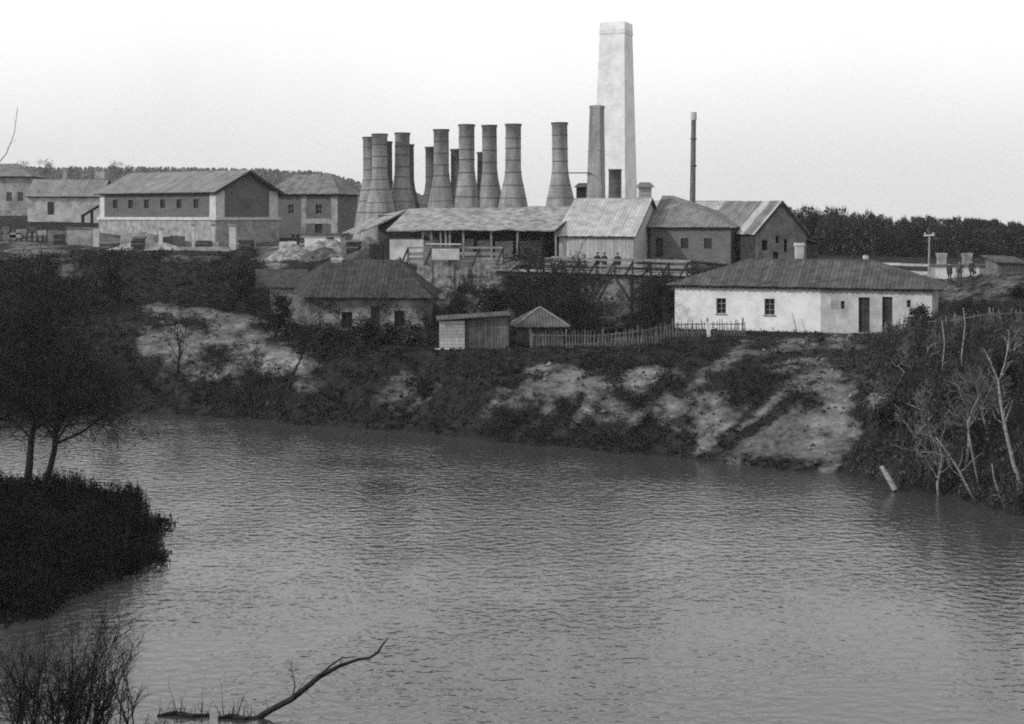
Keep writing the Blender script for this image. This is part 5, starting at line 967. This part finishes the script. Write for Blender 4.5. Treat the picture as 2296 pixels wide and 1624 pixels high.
# bare shrub and driftwood at the near shore
rng = np.random.default_rng(5)
def shrub(x, yb, Y, h, nst, label, seed, fan=.2):
    r = np.random.default_rng(seed); b0 = Vector((PX(x, Y), Y, float(near_z(np.array([PX(x, Y)]), np.array([Y]))[0]) - .05)); t = thing('bare_shrub', b0, label, 'shrub'); wood, tw = [], []
    for i in range(nst):
        d = np.array([r.normal(0, fan), r.normal(0, fan * .6), 1.0]); d /= np.linalg.norm(d); L_ = h * r.uniform(.55, 1.05); pl = [np.array([r.normal(0, .16 * h), r.normal(0, .15), 0])]
        for j in range(6): d = d + r.normal(0, .13, 3) + np.array([0, 0, .05]); d /= np.linalg.norm(d); pl.append(pl[-1] + d * L_ / 6)
        rd = [max(.011 * L_ * (1 - .85 * j / 6), .003) for j in range(7)]; a_, b2_ = grow(pl, rd, 2, r, spread=.6, twig_len=.13 * h, up=.45, per=5, first=.2, thick=.6); wood += a_; tw += b2_
    q = MB()
    for pl, rd in wood: q.tube([b0 + Vector(tuple(p)) for p in pl], rd, 4)
    q.build('stems', M['bark'], t); link_mesh('twigs', ribbon_mesh('twigs', tw, .0035, r), M['twig'], t); return t
shrub(155, 1640, 36.0, 3.9, 30, 'dense leafless shrub rising at the bottom corner', 71); shrub(232, 1650, 36.3, 2.9, 9, 'thin leafless shrub beside the dense corner shrub', 72); shrub(320, 1650, 36.6, 1.4, 8, 'low leafless shrub between the corner shrub and the driftwood', 73); shrub(85, 1650, 35.5, 3.3, 14, 'sparse leafless shrub nearest the bottom corner', 74)
t = thing('dead_branch', PZ(580, 1610), 'long dark dead branch reaching up out of the water', 'branch')
bp0 = [(560, 1618), (578.6, 1610), (607.5, 1592), (655, 1567), (694, 1536), (714.6, 1518), (762, 1493), (803, 1478.7), (828, 1475.6), (846.5, 1464), (859, 1443.7), (871, 1431)]
q = MB(); q.smooth = True; q.tube(line(bp0, 39.0, .06), [.085, .09, .085, .085, .075, .075, .055, .045, .04, .035, .025, .012], 8); q.build('main_limb', M['bark'], t)
q = MB(); q.tube(line([(712, 1520), (741, 1493), (768, 1474.6), (785, 1474), (801, 1472)], 39.2), [.035, .028, .02, .016, .008], 5); q.tube(line([(655, 1566), (661, 1540), (657, 1515), (652, 1488)], 39.2), [.025, .018, .012, .006], 5); q.tube(line([(660, 1562), (674, 1540), (690, 1520)], 39.1), [.015, .01, .005], 5); q.tube(line([(762, 1493), (766, 1482)], 39.3), [.02, .008], 5); q.tube(line([(714, 1520), (722, 1506)], 39.3), [.03, .012], 5); q.build('side_limb', M['bark'], t)
link_mesh('twigs', ribbon_mesh('twigs', [([np.array(tuple(P(x + dx * i / 3, y - dy * i / 3, 39.1) - BASE[t.name])) for i in range(4)], [.008, .006, .004, .003]) for x, y, dx, dy in [(657 + rng.normal(0, 6), 1530 - rng.uniform(0, 25), rng.normal(0, 18), rng.uniform(4, 26)) for _ in range(9)] + [(640, 1575, 30, -18), (680, 1548, 25, -20), (600, 1590, -5, 30)]], .0035, rng), M['twig'], t)
for i, (x0, x1, y, lab) in enumerate(((352, 470, 1601, 'dark driftwood log with upright twigs, farther from the dead branch'), (488, 575, 1607, 'dark tangle of driftwood at the foot of the dead branch'))):
    a, b_ = PZ(x0, y + 4, .02), PZ(x1, y + 2, .03); t = thing('driftwood', (a + b_) / 2, lab, 'driftwood'); q = MB(); q.tube([a, a.lerp(b_, .3) + Vector((0, .1, .03)), a.lerp(b_, .7) + Vector((0, -.1, .02)), b_], [.03, .07, .06, .04], 7); q.build('log', M['bark'], t); ls = []
    for j in range(26):
        p = np.array(tuple(a.lerp(b_, rng.uniform(0, 1)) - BASE[t.name])); d = np.array([rng.normal(0, .3), rng.normal(0, .2), 1]); L_ = rng.uniform(.15, .55) if j > 1 else 1.15 - .25 * j; ls.append(([p, p + d * L_ * .35, p + d * L_ * .7 + rng.normal(0, .04, 3), p + d * L_ + rng.normal(0, .06, 3)], [.012 if j > 1 else .02, .009, .006, .003]))
    tag(link_mesh('twigs', ribbon_mesh('twigs', ls, .004, rng), M['bark'], t), kind='stuff')

# scrub, turf and reeds: nobody could count them
def clumps(name, cen, hh, rr, per, leaf, m, label, cat, rng, twig=.45, elong=1.5, tmax=.6):
    n_ = len(cen); k = per; c = np.repeat(cen, k, 0); H_ = np.repeat(hh, k); R_ = np.repeat(rr, k); u = rng.uniform(0, 1, n_ * k); ph = rng.uniform(0, 2 * np.pi, n_ * k); z = rng.uniform(0, 1, n_ * k) ** .8
    w = np.sqrt(u) * R_ * np.sqrt(np.clip(1.05 - z ** 2, 0.04, 1)); p = c + np.stack([w * np.cos(ph), w * np.sin(ph), z * H_], 1); isT = rng.uniform(0, 1, n_ * k) < twig
    co1, q1 = leaf_quads(p[~isT], rng.uniform(.5, 1.4, (~isT).sum()) * leaf, rng, elong)
    pt = p[isT]; d = rng.normal(0, .35, pt.shape); d[:, 2] = 1; d += (pt - c[isT]) * .5; d /= np.linalg.norm(d, axis=1)[:, None]; L_ = (H_[isT] * rng.uniform(.25 * tmax / .6, tmax, len(pt)))[:, None]; s_ = np.cross(d, rng.normal(0, 1, d.shape)); s_ /= np.linalg.norm(s_, axis=1)[:, None]; s_ *= leaf * .16
    co2 = np.stack([pt - d * L_ * .5 - s_, pt - d * L_ * .5 + s_, pt + d * L_ * .5 + s_ * .4, pt + d * L_ * .5 - s_ * .4], 1).reshape(-1, 3); q2 = np.arange(len(co2)).reshape(-1, 4) + len(co1)
    return tag(link_mesh(name, quads_mesh(name, np.concatenate([co1, co2]), np.concatenate([q1, q2])), M[m]), label, cat, kind='stuff')
rng = np.random.default_rng(21)
def scatter(n_, x0, x1, Y0, Y1):
    Y = rng.uniform(Y0, Y1, n_); X = (rng.uniform(x0, x1, n_) - CX) / FP * Y; return X, Y
PADS = [(-18.5, -5.2, 111.2, 124), (-9, -.4, 98.2, 101.5), (.2, 4.2, 100.2, 104.5)]
def in_white_house(X, Y, g=.3):
    f = WHF; dx, dy = X - f.o.x, Y - f.o.y; a = dx * f.s.x + dy * f.s.y; c = dx * f.d.x + dy * f.d.y; return (a > -g) & (a < 18.95 + g) & (c > -g) & (c < 8.2 + g)
X, Y = scatter(95000, -250, 2550, 62, 146); Z = land(X, Y); b_, fan = bareness(X, Y, Z); dens = np.clip(.62 + 1.5 * fbm(X * .16, Y * .16, 3, 31), .12, 1) * np.clip(1 - b_ * 1.6, .05, 1) * (1 - fan) * (Z > .05)
yy = HY + (EYE - Z) / Y * FP; xx = X / Y * FP + CX
dens *= np.where((yy < 612) & (xx > 600), .10, 1) * np.where((yy < 572) & (xx <= 600), .15, 1)
open_ = (xx > 1960) & (yy < 704); dens *= np.where(open_, .12, 1); dens *= np.where((xx > 1500) & (xx < 1900) & (yy < 860), .5, 1); dens = np.where((Z > .05) & (Z < 1.2) & (xx < 1500), np.clip(.8 + 1.5 * fbm(X * .3, Y * .3, 2, 15), .4, 1), dens)
dens *= ~in_white_house(X, Y)
for x0, x1, y0, y1 in PADS: dens *= ~((X > x0) & (X < x1) & (Y > y0) & (Y < y1))
k = rng.uniform(0, 1, len(X)) < dens * .75; X, Y, Z, xx, yy = X[k], Y[k], Z[k], xx[k], yy[k]
big = np.clip(.55 + 2.4 * fbm(X * .13, Y * .13, 3, 77), .2, 1.5); hh = rng.uniform(.35, 1.15, len(X)) * big * np.where(bareness(X, Y, Z)[0] > .3, .6, 1)
hh = np.where((Z < 1.3) & (xx < 1550), hh * np.clip(.9 + 2.5 * fbm(X * .3, Y * .3, 3, 12), .35, 1.8), hh); tall = ((xx > 1900) & (yy > 770)) | ((xx < 1000) & (yy > 840)) | ((xx > 980) & (xx < 1510) & (yy < 740) & (Y > 104)); hh = np.where(tall, hh * 1.75, hh)
hh = np.where((xx > 1960) & (yy < 704), hh * .35, hh); low = (xx > 1180) & (yy > 722) & (yy < 830) & (xx < 1980); hh = np.where(low, hh * .42, hh)
rr_s = rng.uniform(.3, .7, len(X)) * np.clip(big, .5, 1.2); rt = (xx > 1890) & (yy > 735); C3 = np.stack([X, Y, Z - .08], 1)
clumps('scrub', C3[~rt], hh[~rt], rr_s[~rt], 17, .075, 'scrub', 'dense dark scrub covering the far bank between its bare patches', 'scrub', rng)
clumps('scrub', C3[rt], hh[rt] * 1.15, rr_s[rt], 24, .07, 'brush', 'tangled leafy brush on the bank around the birches', 'scrub', rng, twig=.55)
# stones and clods on the bare earth
SX, SY = scatter(30000, 250, 2250, 64, 128); SZ = land(SX, SY); sb, sf = bareness(SX, SY, SZ); k = (SZ > .05) & (np.maximum(sb, sf * .7) > .35) & (rng.uniform(0, 1, len(SX)) < .35); k &= ~in_white_house(SX, SY)
SX, SY, SZ = SX[k], SY[k], SZ[k]; ns = len(SX); sz = np.clip(rng.lognormal(-2.6, .55, ns), .03, .32)
oc = np.array([(1, 0, 0), (0, 1, 0), (-1, 0, 0), (0, -1, 0), (0, 0, .8), (0, 0, -.5)], float); of = np.array([(0, 1, 4), (1, 2, 4), (2, 3, 4), (3, 0, 4), (1, 0, 5), (2, 1, 5), (3, 2, 5), (0, 3, 5)])
sv = (oc[None] * (1 + rng.normal(0, .28, (ns, 6, 3)))) * sz[:, None, None]; an_ = rng.uniform(0, 6.28, ns); ca, sa = np.cos(an_)[:, None], np.sin(an_)[:, None]
sv = np.stack([sv[..., 0] * ca - sv[..., 1] * sa + SX[:, None], sv[..., 0] * sa + sv[..., 1] * ca + SY[:, None], sv[..., 2] + SZ[:, None] + sz[:, None] * .1], -1).reshape(-1, 3)
tag(link_mesh('stones', quads_mesh('stones', sv, (of[None] + (np.arange(ns) * 6)[:, None, None]).reshape(-1, 3)), M['clod']), 'scattered stones and clods on the bare earth of the bank', 'stones', kind='stuff')
# turf fringe on the trodden and bare ground
X, Y = scatter(60000, -100, 2450, 66, 140); Z = land(X, Y); b_, fan = bareness(X, Y, Z); k = (Z > .1) & (fan < 2) & (rng.uniform(0, 1, len(X)) < np.clip(.5 + 2 * fbm(X * .4, Y * .4, 3, 8), .05, .8) * np.where(b_ > .3, .08, 1) * (1 - .8 * fan))
for x0, x1, y0, y1 in ((-17, -6.5, 112.2, 121), (-8.6, -1, 98.3, 101.2)): k &= ~in_white_house(X, Y, .12); k &= ~((X > x0) & (X < x1) & (Y > y0) & (Y < y1))
X, Y, Z = X[k], Y[k], Z[k]
clumps('turf', np.stack([X, Y, Z - .03], 1), rng.uniform(.12, .32, len(X)), rng.uniform(.15, .35, len(X)), 7, .05, 'scrub', 'rough grass tufts over the far bank', 'grass', rng, twig=.8)
# reeds on the headland
X = rng.uniform(-46, -13, 26000); Y = rng.uniform(44, 73, 26000); Z = np.maximum(head_z(X, Y), -.3); k = head_z(X, Y) > -.16; X, Y, Z = X[k], Y[k], Z[k]
clumps('reeds', np.stack([X, Y, Z - .05], 1), rng.uniform(.3, 1.15, len(X)) * np.clip(.75 + 3.2 * fbm(X * .5, Y * .5, 3, 4), .25, 2.0), rng.uniform(.15, .4, len(X)), 16, .06, 'reed', 'black mass of reeds and low bushes on the headland', 'reeds', rng, twig=.6)
# wood beyond the works, and hill woods paled in twig colour to add to the haze
def woods(name, n_, x0, x1, Y0, Y1, top, hmin, per, leaf, label, seed, wm_='wood_far'):
    global rng
    rng = np.random.default_rng(seed); X, Y = scatter(n_, x0, x1, Y0, Y1); Z = land(X, Y); ax = X / Y * FP + CX; zt = EYE + (HY - np.interp(ax, [t_[0] for t_ in top], [t_[1] for t_ in top])) / FP * Y
    h = np.maximum((zt - Z) * np.clip(rng.normal(.80, .15, n_) + .9 * fbm(X * .05, Y * .05, 3, seed), .45, 1.12), hmin); return clumps(name, np.stack([X, Y, Z], 1), h, rng.uniform(.14, .30, n_) * np.minimum(h, 9) + .4, per, leaf, wm_, label, 'wood', rng, twig=.6, elong=1.3, tmax=.20)
woods('forest', 760, 1560, 2480, 205, 275, [(1500, 470), (1780, 468), (1900, 478), (2000, 492), (2150, 496), (2300, 508), (2500, 515)], 3, 330, .22, 'dark leafless wood stretching behind the works', 91)
woods('hill_wood', 950, -200, 1010, 960, 1180, [(-200, 372), (100, 378), (330, 386), (620, 388), (700, 392), (800, 408), (900, 430), (1010, 455)], 6, 110, .75, 'wood with haze-paled colour on the far hill behind the brick houses', 92, 'wood_hazed')
proto = None
SKY_LAB = ['bare tree faint on the skyline between the tall grey house and the low pale house', 'bare tree faint on the skyline by the slim chimney of the low pale house', 'tallest hazy bare tree beside the broad chimney near the brick house roof', 'hazy bare tree over the roof end of the brick house, second from the broad chimney', 'hazy bare tree over the brick house roof, farthest from the broad chimney',
           'hazy bare tree just beside the tall grey house roof', 'hazy bare tree above the tall grey house', 'lone hazy bare tree above the hip-roofed brick house']
for i, (x, yt, Y) in enumerate(((100, 352, 930), (158, 368, 940), (262, 356, 920), (290, 366, 930), (322, 374, 940), (50, 356, 920), (10, 366, 940), (690, 380, 920))):
    X = PX(x, Y); z0 = lz(X, Y); h = P(x, yt, Y).z - z0
    if proto is None:
        r_ = np.random.default_rng(3); pts = [Vector((X + .15 * j, Y, z0 + h * .8 * j / 4)) for j in range(5)]; proto = tree('skyline_tree', pts, [.4, .34, .25, .16, .08], SKY_LAB[0], 3, 3, twig_len=1.9, per=6, spread=.9, up=.3, first=.35, wmin=.06); proto['group'] = 'hazy trees on the skyline'; h_p = h
    else:
        o = copy_tree(proto); o.location = (X, Y, z0); o.scale = (h / h_p * random.uniform(.8, 1.1), h / h_p, h / h_p); o.rotation_euler.z = i * 1.7; o['label'] = SKY_LAB[i]

# ------------------------------------------------------------------ haze: the still air over the valley
hm = bpy.data.materials.new('haze'); hm.use_nodes = True; n, l = hm.node_tree.nodes, hm.node_tree.links; n.clear()
vo = n.new('ShaderNodeVolumePrincipled'); vo.inputs['Color'].default_value = (1, 1, 1, 1); vo.inputs['Density'].default_value = 0.00013; vo.inputs['Anisotropy'].default_value = 0.0
out = n.new('ShaderNodeOutputMaterial'); l.new(vo.outputs[0], out.inputs['Volume'])
q = MB(); q.hexa([(-1600, -80, -4), (1600, -80, -4), (1600, 1400, -4), (-1600, 1400, -4)], [(-1600, -80, 75), (1600, -80, 75), (1600, 1400, 75), (-1600, 1400, 75)])
tag(q.build('haze', hm), 'thin pale haze lying over the whole valley', 'haze', kind='stuff')
